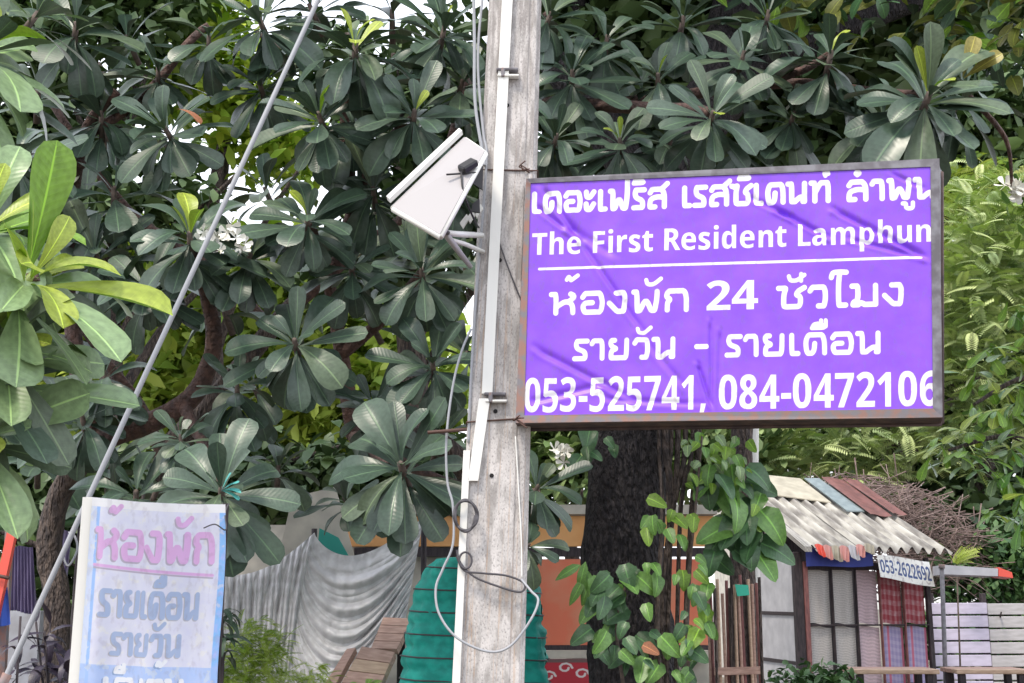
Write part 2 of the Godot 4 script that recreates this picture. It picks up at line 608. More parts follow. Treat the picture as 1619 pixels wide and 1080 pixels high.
# ---------------------------------------------------------------- scene
func _ready() -> void:
	rng.seed = 20240611
	var cam := Camera3D.new()
	cam.name = "camera"
	cam.position = EYE
	cam.rotation_degrees = Vector3(PITCH, 0, 0)
	cam.fov = rad_to_deg(2 * atan(540.0 / F))
	cam.near = 0.05
	cam.far = 400
	cam.current = true
	add_child(cam)
	var env := Environment.new()
	env.background_mode = Environment.BG_SKY
	var sky := Sky.new()
	var sm := ProceduralSkyMaterial.new()
	sm.sky_top_color = Color(0.90, 0.93, 0.98)
	sm.sky_horizon_color = Color(0.97, 0.97, 0.98)
	sm.sky_curve = 0.2
	sm.ground_bottom_color = Color(0.45, 0.43, 0.40)
	sm.ground_horizon_color = Color(0.7, 0.7, 0.68)
	sm.energy_multiplier = 1.0
	sky.sky_material = sm
	env.sky = sky
	env.tonemap_mode = Environment.TONE_MAPPER_LINEAR
	env.tonemap_exposure = 2.15
	env.sdfgi_enabled = true
	env.ssao_enabled = true
	env.ssil_enabled = true
	var we := WorldEnvironment.new()
	we.name = "sky_and_air"
	we.environment = env
	add_child(we)
	var sun := DirectionalLight3D.new()
	sun.name = "sun"
	sun.light_energy = 0.5
	sun.light_angular_distance = 12.0
	sun.light_color = Color(1.0, 0.96, 0.9)
	sun.shadow_enabled = true
	add_child(sun)
	sun.look_at_from_position(Vector3(-5, 14, 7.5), Vector3.ZERO)

	make_materials()
	make_ground()
	make_pole()
	make_sign()
	make_banner()
	make_guy_wire()
	make_solar_panel()
	make_cables()
	make_plumerias()
	make_big_tree()
	make_vine()
	make_kiosk()
	make_left_stall()
	make_shed()
	make_background()

func make_materials() -> void:
	mat("white_plastic", lin(0.78, 0.77, 0.74), 0.45)
	mat("grey_plastic", lin(0.38, 0.36, 0.37), 0.5)
	mat("dark_plastic", lin(0.02, 0.018, 0.022), 0.5)
	mat("wire_grey", lin(0.34, 0.35, 0.38), 0.5)
	mat("wire_dark", lin(0.07, 0.065, 0.075), 0.5)
	mat("wire_rust", lin(0.09, 0.045, 0.035), 0.7)
	mat("hole", lin(0.012, 0.011, 0.012), 0.9)
	noisy("steel", lin(0.20, 0.195, 0.22), lin(0.11, 0.10, 0.115), 0.5, Vector3.ONE * 2.5, 5, 0.02, 4, 2.0)
	noisy("rust_steel", lin(0.30, 0.17, 0.14), lin(0.20, 0.19, 0.21), 0.75, Vector3.ONE * 2.5, 8, 0.025, 5, 2.5)
	noisy("rust_under", lin(0.13, 0.085, 0.075), lin(0.06, 0.045, 0.05), 0.85, Vector3.ONE * 2.5, 9, 0.02, 4, 2.0)
	noisy("twig", lin(0.16, 0.12, 0.10), lin(0.07, 0.055, 0.05), 0.85, Vector3.ONE * 4, 11, 0.03, 4, 1.6)
	noisy("limb_bark", lin(0.15, 0.085, 0.07), lin(0.06, 0.04, 0.038), 0.85, Vector3(3, 3, 3), 12, 0.02, 5, 2.0, 1.2)
	noisy("dark_bark", lin(0.075, 0.064, 0.066), lin(0.014, 0.012, 0.016), 0.9, Vector3(3.5, 1.2, 3.5), 13, 0.03, 5, 2.4, 5.0)
	noisy("brown_bark", lin(0.16, 0.12, 0.10), lin(0.05, 0.04, 0.04), 0.9, Vector3(3.5, 1.0, 3.5), 14, 0.03, 5, 2.2, 3.0)
	noisy("wood_red", lin(0.56, 0.37, 0.30), lin(0.38, 0.23, 0.185), 0.75, Vector3(1.5, 8, 8), 15, 0.02, 4, 1.6)
	noisy("wood_tan", lin(0.60, 0.43, 0.31), lin(0.42, 0.28, 0.20), 0.75, Vector3(1.5, 8, 8), 16, 0.02, 4, 1.6)
	noisy("dark_wood", lin(0.06, 0.045, 0.05), lin(0.025, 0.02, 0.025), 0.8, Vector3(8, 1.5, 8), 17, 0.02, 4, 1.6)
	noisy("red_wood", lin(0.30, 0.12, 0.11), lin(0.17, 0.07, 0.07), 0.7, Vector3(8, 1.5, 8), 18, 0.02, 4, 1.6)
	noisy("ground", lin(0.16, 0.13, 0.10), lin(0.07, 0.06, 0.045), 0.95, Vector3.ONE * 0.4, 19, 0.02, 5, 1.6)
	var p := tex(leaf_image(3, 0.45, 0.95, 17))
	M.leaf_tex = p
	M.vein_tex = tex(vein_relief())
	leaf_mat("leaf_mature_a", 0.052, 0.086, 0.060, p, 0.34, 0.25)
	leaf_mat("leaf_mature_b", 0.064, 0.101, 0.070, p, 0.38, 0.25)
	leaf_mat("leaf_mature_c", 0.044, 0.078, 0.048, p, 0.46, 0.25)
	leaf_mat("leaf_mature_d", 0.088, 0.126, 0.076, p, 0.42, 0.3)
	M.mature = [M.leaf_mature_a, M.leaf_mature_b, M.leaf_mature_c, M.leaf_mature_d, M.leaf_mature_a, M.leaf_mature_b]
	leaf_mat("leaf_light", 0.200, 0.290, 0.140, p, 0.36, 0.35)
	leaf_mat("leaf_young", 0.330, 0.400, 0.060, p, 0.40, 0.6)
	leaf_mat("leaf_yellow", 0.300, 0.260, 0.070, p, 0.45, 0.4)
	leaf_mat("leaf_rust", 0.300, 0.120, 0.060, p, 0.55, 0.3)
	leaf_mat("leaf_vine", 0.120, 0.250, 0.055, p, 0.35, 0.35)
	leaf_mat("leaf_vine_dark", 0.055, 0.125, 0.052, p, 0.35, 0.2)
	leaf_mat("leaf_bright", 0.180, 0.310, 0.040, p, 0.42, 0.55)
	leaf_mat("leaf_olive", 0.170, 0.185, 0.040, p, 0.45, 0.55)
	leaf_mat("leaf_purple", 0.030, 0.022, 0.042, p, 0.45, 0.1)
	leaf_mat("leaf_teal", 0.100, 0.420, 0.400, p, 0.40, 0.3)
	for k in [["foliage", 0.6, 0.4], ["feather", 0.55, 0.6], ["dark_foliage", 0.5, 0.2]]:
		var m := mat(k[0], Color.WHITE, k[1])
		m.vertex_color_use_as_albedo = true
		m.backlight_enabled = true
		m.backlight = Color(0.8 * k[2], k[2], 0.35 * k[2])
	mat("green_stem", lin(0.20, 0.27, 0.06), 0.55)
	mat("petal", lin(0.85, 0.84, 0.78), 0.6)
	mat("petal_heart", lin(0.75, 0.6, 0.2), 0.6)
	for i in 8:
		leaf_meshes.append(leaf_mesh("plumeria", 0.205 + 0.022 * (i % 3), [0.15, 0.5, 0.9, 0.3, 0.7, 1.15, 0.4, 0.8][i], [0.25, 0.12, 0.3, 0.4, 0.18, 0.22, 0.1, 0.33][i], [0.04, 0.1, 0.06, 0.02, 0.12, 0.08, 0.05, 0.1][i], 9, 4))

func make_ground() -> void:
	var st := begin()
	quad(st, Vector3(-80, 0, -160), Vector3(80, 0, -160), Vector3(80, 0, 30), Vector3(-80, 0, 30))
	st.generate_normals()
	var g := obj("ground", st.commit(), M.ground)
	g.set_meta("kind", "structure")

# the pole's axis and width at a height
func pole_axis(y: float) -> Vector3:
	var a := at(774, 1080, 4.76)
	var b := at(815, 0, 4.76)
	return a.lerp(b, (y - a.y) / (b.y - a.y))
func pole_half(y: float) -> float:
	return lerpf(0.1315, 0.1105, (y - 1.28) / 2.83)

func make_pole() -> void:
	var base := pole_axis(0)
	var t := thing("utility_pole", "tall weathered concrete utility pole carrying the purple sign", "utility pole", base)
	# weathered concrete: pale cement, aggregate specks, dark lichen higher up, rust runs
	var w := 512
	var h := 2048
	var n1 := FastNoiseLite.new(); n1.seed = 4; n1.frequency = 0.012; n1.fractal_octaves = 4
	var n2 := FastNoiseLite.new(); n2.seed = 7; n2.frequency = 0.11; n2.fractal_octaves = 3
	var n3 := FastNoiseLite.new(); n3.seed = 9; n3.frequency = 0.02; n3.fractal_octaves = 4
	var bytes := PackedByteArray(); bytes.resize(w * h * 3)
	var hb := PackedByteArray(); hb.resize(w * h)
	for y in h:
		var up := (1.0 - float(y) / h) * 0.575    # 0 at the ground, 1 at 8 m
		for x in w:
			var a := n1.get_noise_2d(x, y)
			var b := n2.get_noise_2d(x * 1.5, y * 1.3)
			var c := n3.get_noise_2d(x * 2, y * 0.4)
			var v := 0.50 + 0.20 * a + 0.05 * b
			var col := Color(v * 1.02, v * 0.965, v * 0.95)
			var lichen := smoothstep(0.0, 0.35, c + a * 0.5 + (up - 0.42) * 2.6) * 0.62
			col = col.lerp(Color(0.15, 0.125, 0.12), lichen * (0.75 + 0.5 * b))
			if b > 0.36: col = col.lerp(Color(0.66, 0.63, 0.62), 0.4)
			if b < -0.42: col = col.lerp(Color(0.12, 0.105, 0.11), 0.5)
			col = col.lerp(Color(0.27, 0.25, 0.24), smoothstep(0.02, 0.4, n3.get_noise_2d(x * 1.3 + 300, y * 0.5)) * 0.6)
			var streak := smoothstep(0.18, 0.5, n3.get_noise_2d(x * 5 + 900, y * 0.12)) * smoothstep(0.48, 0.3, up)
			col = col.lerp(Color(0.46, 0.27, 0.14), streak * 0.55 * (0.7 + 0.6 * b))
			col = col.linear_to_srgb()
			var i := y * w + x
			bytes[i * 3] = clampi(int(col.r * 255), 0, 255)
			bytes[i * 3 + 1] = clampi(int(col.g * 255), 0, 255)
			bytes[i * 3 + 2] = clampi(int(col.b * 255), 0, 255)
			hb[i] = clampi(int(128 + 90 * b + 50 * a), 0, 255)
	var m := mat("concrete", Color.WHITE, 0.9)
	m.albedo_texture = tex(Image.create_from_data(w, h, false, Image.FORMAT_RGB8, bytes))
	m.heightmap_enabled = true
	m.heightmap_texture = tex(Image.create_from_data(w, h, false, Image.FORMAT_L8, hb))
	m.heightmap_scale = 0.18
	# square section with chamfers and a shallow groove near the right-hand edge
	var sec := [[-0.82, 1.0], [0.55, 1.0], [0.60, 0.95], [0.66, 0.95], [0.71, 1.0], [0.84, 1.0], [1.0, 0.8], [1.0, -0.8], [0.82, -1.0], [-0.82, -1.0], [-1.0, -0.8], [-1.0, 0.8]]
	var st := begin()
	st.set_smooth_group(-1)
	var n := 24
	for i in n:
		var y0 := 8.0 * i / n
		var y1 := 8.0 * (i + 1) / n
		for k in sec.size():
			var s0: Array = sec[k]
			var s1: Array = sec[(k + 1) % sec.size()]
			var p := func(s: Array, y: float) -> Vector3: return pole_axis(y) + Vector3(s[0] * pole_half(y), 0, s[1] * pole_half(y) * 0.85) - base
			var per := func(s: Array, kk: int) -> float: return [0.0, 0.22, 0.235, 0.245, 0.255, 0.28, 0.32, 0.55, 0.58, 0.82, 0.85, 0.97, 1.0][kk]
			var u0: float = per.call(s0, k)
			var u1: float = per.call(s1, k + 1)
			quad(st, p.call(s0, y1), p.call(s1, y1), p.call(s1, y0), p.call(s0, y0), Vector2(u0, 1 - y1 / 4.6), Vector2(u1, 1 - y1 / 4.6), Vector2(u1, 1 - y0 / 4.6), Vector2(u0, 1 - y0 / 4.6))
	st.generate_normals()
	obj("pole", st.commit(), m, t)
	var hole := CylinderMesh.new()
	hole.top_radius = 0.0085; hole.bottom_radius = 0.0085; hole.height = 0.006; hole.radial_segments = 14
	for q in [[790, 405], [783, 647], [777, 750], [802, 157]]:
		var p := at(q[0], q[1], 4.6)
		p.z = pole_axis(p.y).z + pole_half(p.y) * 0.85
		obj("bolt_hole", hole, M.hole, t, Transform3D(Basis(Vector3.RIGHT, PI / 2), p - base))
	# rusty binding wires round the pole that hold the sign
	for q in [268.0, 664.0]:
		var y := at(800, q, 4.65).y
		var r := pole_half(y)
		var pts := []
		for k in 25:
			var a := TAU * k / 24
			var sx := clampf(cos(a) * 1.4, -1, 1)
			var sz := clampf(sin(a) * 1.4, -1, 1)
			pts.append(pole_axis(y) + Vector3(sx * (r + 0.004), 0.012 * cos(a) * (1 if q > 400 else -0.3), sz * (r * 0.85 + 0.004)))
		wobj("binding_wire", tube(pts, [0.0032], 6), M.wire_rust, t)

func make_sign() -> void:
	var f := [at(832, 283, 4.58), at(1485, 251, 4.43), at(1490, 660, 4.43), at(815, 669, 4.58)]
	var nrm: Vector3 = (f[1] - f[3]).cross(f[0] - f[2]).normalized()
	if nrm.z < 0: nrm = -nrm
	var b := []
	var out := [Vector3(0, 0, 0), Vector3(0.045, 0, 0), Vector3(0.035, 0, 0), Vector3(0, 0, 0)]
	for i in 4: b.append(f[i] - nrm * 0.15 + out[i])
	var t := thing("hanging_sign", "large purple room-rental sign box with white Thai and English lettering", "sign", (f[2] + f[3]) / 2)
	var front := [f[0], f[1], f[2], f[3]]
	var bl := func(u: float, v: float, c: Array) -> Vector3: return (c[0] as Vector3).lerp(c[1], u).lerp((c[3] as Vector3).lerp(c[2], u), v)
	# casing: back and side sheets set just behind the frame
	var fr := []
	for i in 4: fr.append(front[i] - nrm * 0.012)
	var st := begin(); st.set_smooth_group(-1)
	quad(st, b[1], b[0], b[3], b[2])
	quad(st, fr[1], b[1], b[2], fr[2])
	quad(st, b[0], fr[0], fr[3], b[3])
	st.generate_normals()
	wobj("casing", st.commit(), M.steel, t)
	st = begin(); st.set_smooth_group(-1)
	quad(st, b[0], b[1], fr[1], fr[0])
	st.generate_normals()
	wobj("top_panel", st.commit(), M.steel, t)
	st = begin(); st.set_smooth_group(-1)
	quad(st, fr[3], fr[2], b[2], b[3])
	st.generate_normals()
	wobj("bottom_panel", st.commit(), M.rust_under, t)
	# rusty angle-iron rim along the back of the underside and right side
	wobj("rear_rail", tube([b[3], b[2]], [0.012], 6), M.rust_under, t)
	wobj("rear_rail", tube([b[1], b[2]], [0.011], 6), M.rust_under, t)
	wobj("rear_rail", tube([b[0], b[1]], [0.011], 6), M.steel, t)
	# frame bars on the front, mitred
	var iw := [at(839, 290, 4.58), at(1471, 264, 4.43), at(1475, 646, 4.43), at(829, 657, 4.58)]
	var bars := [[0, 1, "steel"], [1, 2, "steel"], [2, 3, "rust_steel"], [3, 0, "rust_steel"]]
	for q in bars:
		var o0: Vector3 = front[q[0]]
		var o1: Vector3 = front[q[1]]
		var i0: Vector3 = iw[q[0]]
		var i1: Vector3 = iw[q[1]]
		var lift := nrm * 0.004
		var back := -nrm * 0.022
		var fo := [o0 + lift, o1 + lift, i1 + lift, i0 + lift]
		wobj("frame_bar", slab(fo, back), M[q[2]], t)
	# printed vinyl: flat print as a computed texture on a sheet with real wrinkles
	var W := 1400
	var H := 806
	var pr := Print.new(W, H)
	thai(pr, "เดอะเฟริส", 0.004 * W, 0.352 * W, 0.139 * H, 0.100 * H, 18.5)
	thai(pr, "เรสซิเดนท์", 0.384 * W, 0.760 * W, 0.139 * H, 0.100 * H, 18.5)
	thai(pr, "ลำพูน", 0.790 * W, 1.02 * W, 0.140 * H, 0.098 * H, 18.5)
	latin(pr, "The First Resident Lamphun", 0.010 * W, 0.998 * W, 0.318 * H, 0.094 * H)
	pr.seg(Vector2(0.030 * W, 0.380 * H), Vector2(0.974 * W, 0.383 * H), 4.6)
	thai(pr, "ห้องพัก", 0.058 * W, 0.412 * W, 0.583 * H, 0.102 * H, 18.0)
	latin(pr, "24", 0.451 * W, 0.578 * W, 0.578 * H, 0.122 * H)
	thai(pr, "ชั่วโมง", 0.622 * W, 0.940 * W, 0.583 * H, 0.100 * H, 18.0)
	thai(pr, "รายวัน", 0.118 * W, 0.384 * W, 0.777 * H, 0.094 * H, 17.0)
	pr.seg(Vector2(0.428 * W, 0.728 * H), Vector2(0.452 * W, 0.728 * H), 8.5)
	thai(pr, "รายเดือน", 0.496 * W, 0.884 * W, 0.776 * H, 0.096 * H, 17.0)
	latin(pr, "053-525741,", 0.001 * W, 0.452 * W, 0.985 * H, 0.140 * H)
	latin(pr, "084-0472106", 0.484 * W, 1.012 * W, 0.987 * H, 0.138 * H)
	var n := FastNoiseLite.new(); n.seed = 31; n.frequency = 0.006; n.fractal_octaves = 4
	var purple := lin(0.255, 0.078, 0.78)
	var m := mat("vinyl", Color.WHITE, 0.42)
	m.albedo_texture = compose(W, H, func(x: int, y: int) -> Color:
		return purple.lerp(lin(0.20, 0.056, 0.71), clampf(0.35 + n.get_noise_2d(x, y) * 0.7, 0, 1)), [[pr, lin(0.82, 0.81, 0.85)]], 0.20)
	# wrinkle lines in u, v (v down): from, to, depth, half width
	var folds := [
		[Vector2(0.03, 0.02), Vector2(0.13, 0.26), 0.007, 0.012], [Vector2(0.13, 0.26), Vector2(0.30, 0.68), 0.006, 0.010], [Vector2(0.01, 0.10), Vector2(0.10, 0.22), 0.006, 0.010],
		[Vector2(0.62, 0.16), Vector2(0.75, 0.29), 0.008, 0.009], [Vector2(0.76, 0.17), Vector2(1.0, 0.40), 0.009, 0.010], [Vector2(0.46, 0.62), Vector2(0.465, 0.99), 0.007, 0.006],
		[Vector2(0.43, 0.80), Vector2(0.465, 0.985), 0.009, 0.007], [Vector2(0.485, 0.66), Vector2(0.48, 0.98), 0.005, 0.006], [Vector2(0.02, 0.72), Vector2(0.28, 0.95), 0.006, 0.012],
		[Vector2(0.01, 0.95), Vector2(0.20, 0.88), 0.006, 0.012], [Vector2(0.55, 0.10), Vector2(0.66, 0.20), 0.006, 0.009], [Vector2(0.28, 0.66), Vector2(0.40, 0.90), 0.004, 0.012],
		[Vector2(0.90, 0.02), Vector2(0.985, 0.10), 0.006, 0.008], [Vector2(0.20, 0.94), Vector2(0.44, 0.97), 0.005, 0.010], [Vector2(0.80, 0.30), Vector2(0.99, 0.395), 0.006, 0.008],
		[Vector2(0.10, 0.20), Vector2(0.22, 0.34), 0.004, 0.015],
	]
	var nu := 220
	var nv := 130
	var inn := []
	for i in 4: inn.append(iw[i] + nrm * 0.0 - (iw[i] - (iw[0] + iw[2]) / 2).normalized() * -0.004)
	var g := []
	for j in nv + 1:
		var row := []
		for i in nu + 1:
			var u := float(i) / nu
			var v := float(j) / nv
			var z := 0.004 * n.get_noise_2d(u * 420, v * 240) + 0.0015 * n.get_noise_2d(u * 1500, v * 900)
			for q in folds:
				var a: Vector2 = q[0] * Vector2(1.7, 1)
				var bb: Vector2 = q[1] * Vector2(1.7, 1)
				var p := Vector2(u * 1.7, v)
				var d := bb - a
				var s := clampf((p - a).dot(d) / d.length_squared(), 0, 1)
				var off := (p - a - d * s)
				var side: float = off.dot(Vector2(-d.y, d.x).normalized()) / q[3]
				var far: float = off.length() / q[3]
				if far < 4:
					z -= q[2] * 1.5 * exp(-far * far) * smoothstep(0, 0.12, s) * smoothstep(0, 0.2, 1 - s)
					z += q[2] * 1.0 * side * exp(-far * far * 0.5)
			var edge := minf(minf(u, 1 - u) * 1.7, minf(v, 1 - v))
			z = z * smoothstep(0, 0.05, edge) - 0.004
			row.append(bl.call(u, v, inn) + nrm * (z + 0.003))
		g.append(row)
	st = begin()
	st.set_smooth_group(0)
	for j in nv:
		for i in nu:
			quad(st, g[j][i], g[j][i + 1], g[j + 1][i + 1], g[j + 1][i], Vector2(float(i) / nu, float(j) / nv), Vector2(float(i + 1) / nu, float(j) / nv), Vector2(float(i + 1) / nu, float(j + 1) / nv), Vector2(float(i) / nu, float(j + 1) / nv))
	st.index()
	st.generate_normals()
	tag(wobj("printed_vinyl", st.commit(), m, t), "wrinkled purple vinyl with white lettering", "")
	# twisted wire ends at the left corners
	for q in [[826, 266], [818, 664]]:
		for k in 3:
			var p := at(q[0], q[1], 4.545)
			var a := p + Vector3(rng.randf_range(-0.02, 0.02), rng.randf_range(-0.015, 0.02), 0)
			wobj("wire_twist", tube(smooth_path([p + Vector3(0.03, -0.02, 0), p, a, a + Vector3(0.025, 0.02 * (k - 1), 0.01)], 4), [0.0028], 5), M.wire_rust, t)

func make_banner() -> void:
	var d := 4.3
	var bar_top := at(139, 786, d)
	var bar_low := at(117, 1080, d)
	var dir := (bar_low - bar_top).normalized()
	var foot := bar_top + dir * (bar_top.y / -dir.y)
	var t := thing("standing_banner", "faded white and pale blue cloth banner on a white post", "banner", foot)
	wobj("post", slab([bar_top + Vector3(-0.019, 0, 0), bar_top + Vector3(0.019, 0, 0), foot + Vector3(0.022, 0, 0), foot + Vector3(-0.022, 0, 0)], Vector3(0, 0, -0.035)), M.white_plastic, t)
	var W := 420
	var H := 960
	var mk := func() -> Print: return Print.new(W, H)
	var pink: Print = mk.call()
	var pshadow: Print = mk.call()
	var blue: Print = mk.call()
	var bshadow: Print = mk.call()
	var white: Print = mk.call()
	var navy: Print = mk.call()
	# 2.01 texture pixels per photo pixel across and down
	for q in [[pink, 0.0], [pshadow, 4.0]]:
		thai(q[0], "ห้องพัก", 22 - q[1], 390 - q[1], 182 + q[1] * 1.3, 98, 19)
	pink.seg(Vector2(22, 198), Vector2(384, 214), 4.5)
	pshadow.seg(Vector2(22, 206), Vector2(384, 222), 2.5)
	for q in [[blue, 0.0], [bshadow, 3.0]]:
		thai(q[0], "รายเดือน", 48 - q[1], 352 - q[1], 348 + q[1], 84, 15)
		thai(q[0], "รายวัน", 86 - q[1], 306 - q[1], 458 + q[1], 70, 14)
	for q in [[white, 0.0], [navy, 4.0]]:
		thai(q[0], "เริ่มต้น", 70 - q[1], 320 - q[1], 594 + q[1], 76, 15)
	var n := FastNoiseLite.new(); n.seed = 77; n.frequency = 0.02; n.fractal_octaves = 4
	var m := mat("banner_cloth", Color.WHITE, 0.75)
	m.albedo_texture = compose(W, H, func(x: int, y: int) -> Color:
		var k := n.get_noise_2d(x, y)
		var c := lin(0.62 + 0.05 * k, 0.63 + 0.05 * k, 0.76)
		if x < 18 + 3 * k: c = lin(0.55, 0.62, 0.80)
		elif x < 30: c = lin(0.30, 0.46, 0.80)
		if x > W - 20: c = lin(0.22 + 0.25 * absf(k), 0.46, 0.82)
		if y > 484: c = c.lerp(lin(0.33, 0.47, 0.80), 0.75 + 0.25 * k)
		if y < 26: c = lin(0.72, 0.72, 0.76)
		if k > 0.33: c = c.lerp(lin(0.70, 0.69, 0.66), 0.4)
		return c, [[pshadow, lin(0.40, 0.36, 0.46)], [pink, lin(0.62, 0.38, 0.66)], [bshadow, lin(0.40, 0.40, 0.46)], [blue, lin(0.34, 0.42, 0.62)], [navy, lin(0.24, 0.34, 0.56)], [white, lin(0.72, 0.74, 0.80)]], 0.12)
	var c := [at(146, 786, d - 0.01), at(358, 798, d + 0.04), at(146, 786, d - 0.01) + dir * 1.13, at(358, 798, d + 0.04) + dir * 1.12 + Vector3(0.012, 0, 0.02)]
	var st := begin(); st.set_smooth_group(0)
	var nu := 50
	var nv := 80
	var g := []
	for j in nv + 1:
		var row := []
		for i in nu + 1:
			var u := float(i) / nu
			var v := float(j) / nv
			var p: Vector3 = (c[0] as Vector3).lerp(c[1], u).lerp((c[2] as Vector3).lerp(c[3], u), v)
			var k := smoothstep(0, 0.15, u)
			p.z += k * (0.010 * sin(u * 14 + v * 1.5) + 0.005 * sin(u * 31 - v * 3) + 0.012 * n.get_noise_2d(u * 60, v * 60) + 0.012 * sin(v * 5 + u * 2))
			p.y -= 0.008 * sin(PI * u) * (1 - v)
			p.x += 0.006 * sin(v * 9) * u
			row.append(p)
		g.append(row)
	for j in nv:
		for i in nu:
			quad(st, g[j][i], g[j][i + 1], g[j + 1][i + 1], g[j + 1][i], Vector2(float(i) / nu, float(j) / nv), Vector2(float(i + 1) / nu, float(j) / nv), Vector2(float(i + 1) / nu, float(j + 1) / nv), Vector2(float(i) / nu, float(j + 1) / nv))
	st.index()
	st.generate_normals()
	wobj("cloth", st.commit(), m, t)
	# wire that ties the right-hand corner
	wobj("tie_wire", tube(smooth_path([at(322, 835, d - 0.02), at(340, 829, d - 0.03), at(357, 838, d), at(356, 812, d + 0.03), at(362, 796, d + 0.05)], 5), [0.0025], 5), M.wire_dark, t)
	wobj("back_post", slab([at(352, 796, d + 0.07), at(360, 796, d + 0.07), at(360, 796, d + 0.07) + dir * 2.02, at(352, 796, d + 0.07) + dir * 2.02], Vector3(0, 0, -0.02)), M.dark_wood, t)

func make_guy_wire() -> void:
	var top := at(512, -20, 4.72)
	var low := at(16, 1056, 4.42)
	var dir := (low - top).normalized()
	var foot := low + dir * (low.y / -dir.y)
	var start := top - dir * 4.0
	var t := thing("guy_wire", "grey sleeved guy wire slanting down across the plumeria leaves", "guy wire", foot)
	wobj("sleeve", tube([start, top, low, foot], [0.0105], 10), M.wire_grey, t)
	var g := low.lerp(foot, 0.05)
	wobj("clamp", tube([g - dir * 0.05, g + dir * 0.05], [0.018], 8), M.rust_steel, t)
	wobj("strand", tube(smooth_path([at(108, 842, 4.5), at(118, 848, 4.5), at(122, 870, 4.5), at(108, 895, 4.5), at(100, 880, 4.5)], 5), [0.004], 5), M.wire_grey, t)

func make_solar_panel() -> void:
	var a := at(736, 224, 4.62)
	var b := at(768, 246, 4.52)
	var c := at(697, 378, 4.30)
	var e := at(622, 333, 4.36)
	var t := thing("solar_panel", "small tilted pale grey solar panel bracketed to the left of the pole", "solar panel", at(760, 330, 4.62))
	var n := (b - a).cross(e - a).normalized()
	if n.y < 0: n = -n
	wobj("panel", slab([a, b, c, e], n * 0.022), M.grey_plastic, t)
	# raised rim round the underside
	var rim := [a, b, c, e]
	for i in 4:
		var p: Vector3 = rim[i]
		var q: Vector3 = rim[(i + 1) % 4]
		wobj("rim", tube([p + n * 0.008, q + n * 0.008], [0.0125], 6), M.white_plastic, t)
	var off := (a - b).normalized() * 0.035 + n * 0.03
	wobj("upper_rail", slab([a + off, a + off * 0.3 + n * 0.02, e + off * 0.3 + n * 0.02, e + off], n * 0.02), M.white_plastic, t)
	var jx := a.lerp(c, 0.22) - n * 0.02
	var u := (b - e).normalized()
	var jb := Basis(u, n, u.cross(n))
	obj("junction_box", bevel_box(0.075, 0.03, 0.045, 0.006), M.dark_plastic, t, Transform3D(jb, at(740, 262, 4.44) - t.position))
	wobj("cable", tube(smooth_path([at(729, 272, 4.42), at(732, 300, 4.4), at(740, 325, 4.42), at(752, 352, 4.5), at(757, 360, 4.6)], 5), [0.004], 6), M.dark_plastic, t)
	wobj("clip_bar", tube([at(706, 276, 4.40), at(752, 273, 4.45)], [0.004], 6), M.dark_plastic, t)
	wobj("hinge_plate", slab([at(735, 282, 4.47), at(764, 262, 4.5), at(763, 300, 4.5), at(748, 290, 4.47)], Vector3(0, 0, -0.012)), M.dark_plastic, t)
	wobj("hinge_plate", slab([at(747, 322, 4.5), at(758, 314, 4.5), at(759, 336, 4.5), at(745, 334, 4.5)], Vector3(0, 0, -0.012)), M.dark_plastic, t)
	# bracket arms below
	wobj("bracket_arm", tube([at(670, 343, 4.38), at(706, 372, 4.38), at(744, 422, 4.56)], [0.011, 0.014, 0.010], 6), M.grey_plastic, t)
	wobj("bracket_arm", tube([at(688, 366, 4.37), at(722, 370, 4.42), at(762, 372, 4.62)], [0.012], 6), M.white_plastic, t)
	wobj("bracket_arm", tube([at(708, 378, 4.40), at(735, 386, 4.5), at(764, 398, 4.64)], [0.010], 6), M.white_plastic, t)
	for k in 3:
		wobj("bracket_fin", slab([at(727 + k * 11, 352 - k * 8, 4.6), at(738 + k * 11, 338 - k * 8, 4.6), at(742 + k * 11, 345 - k * 8, 4.6), at(732 + k * 11, 360 - k * 8, 4.6)], Vector3(0, 0, -0.02)), M.white_plastic, t)
	wobj("bolt", tube([at(708, 368, 4.35), at(708, 368, 4.39)], [0.009], 8), M.steel, t)

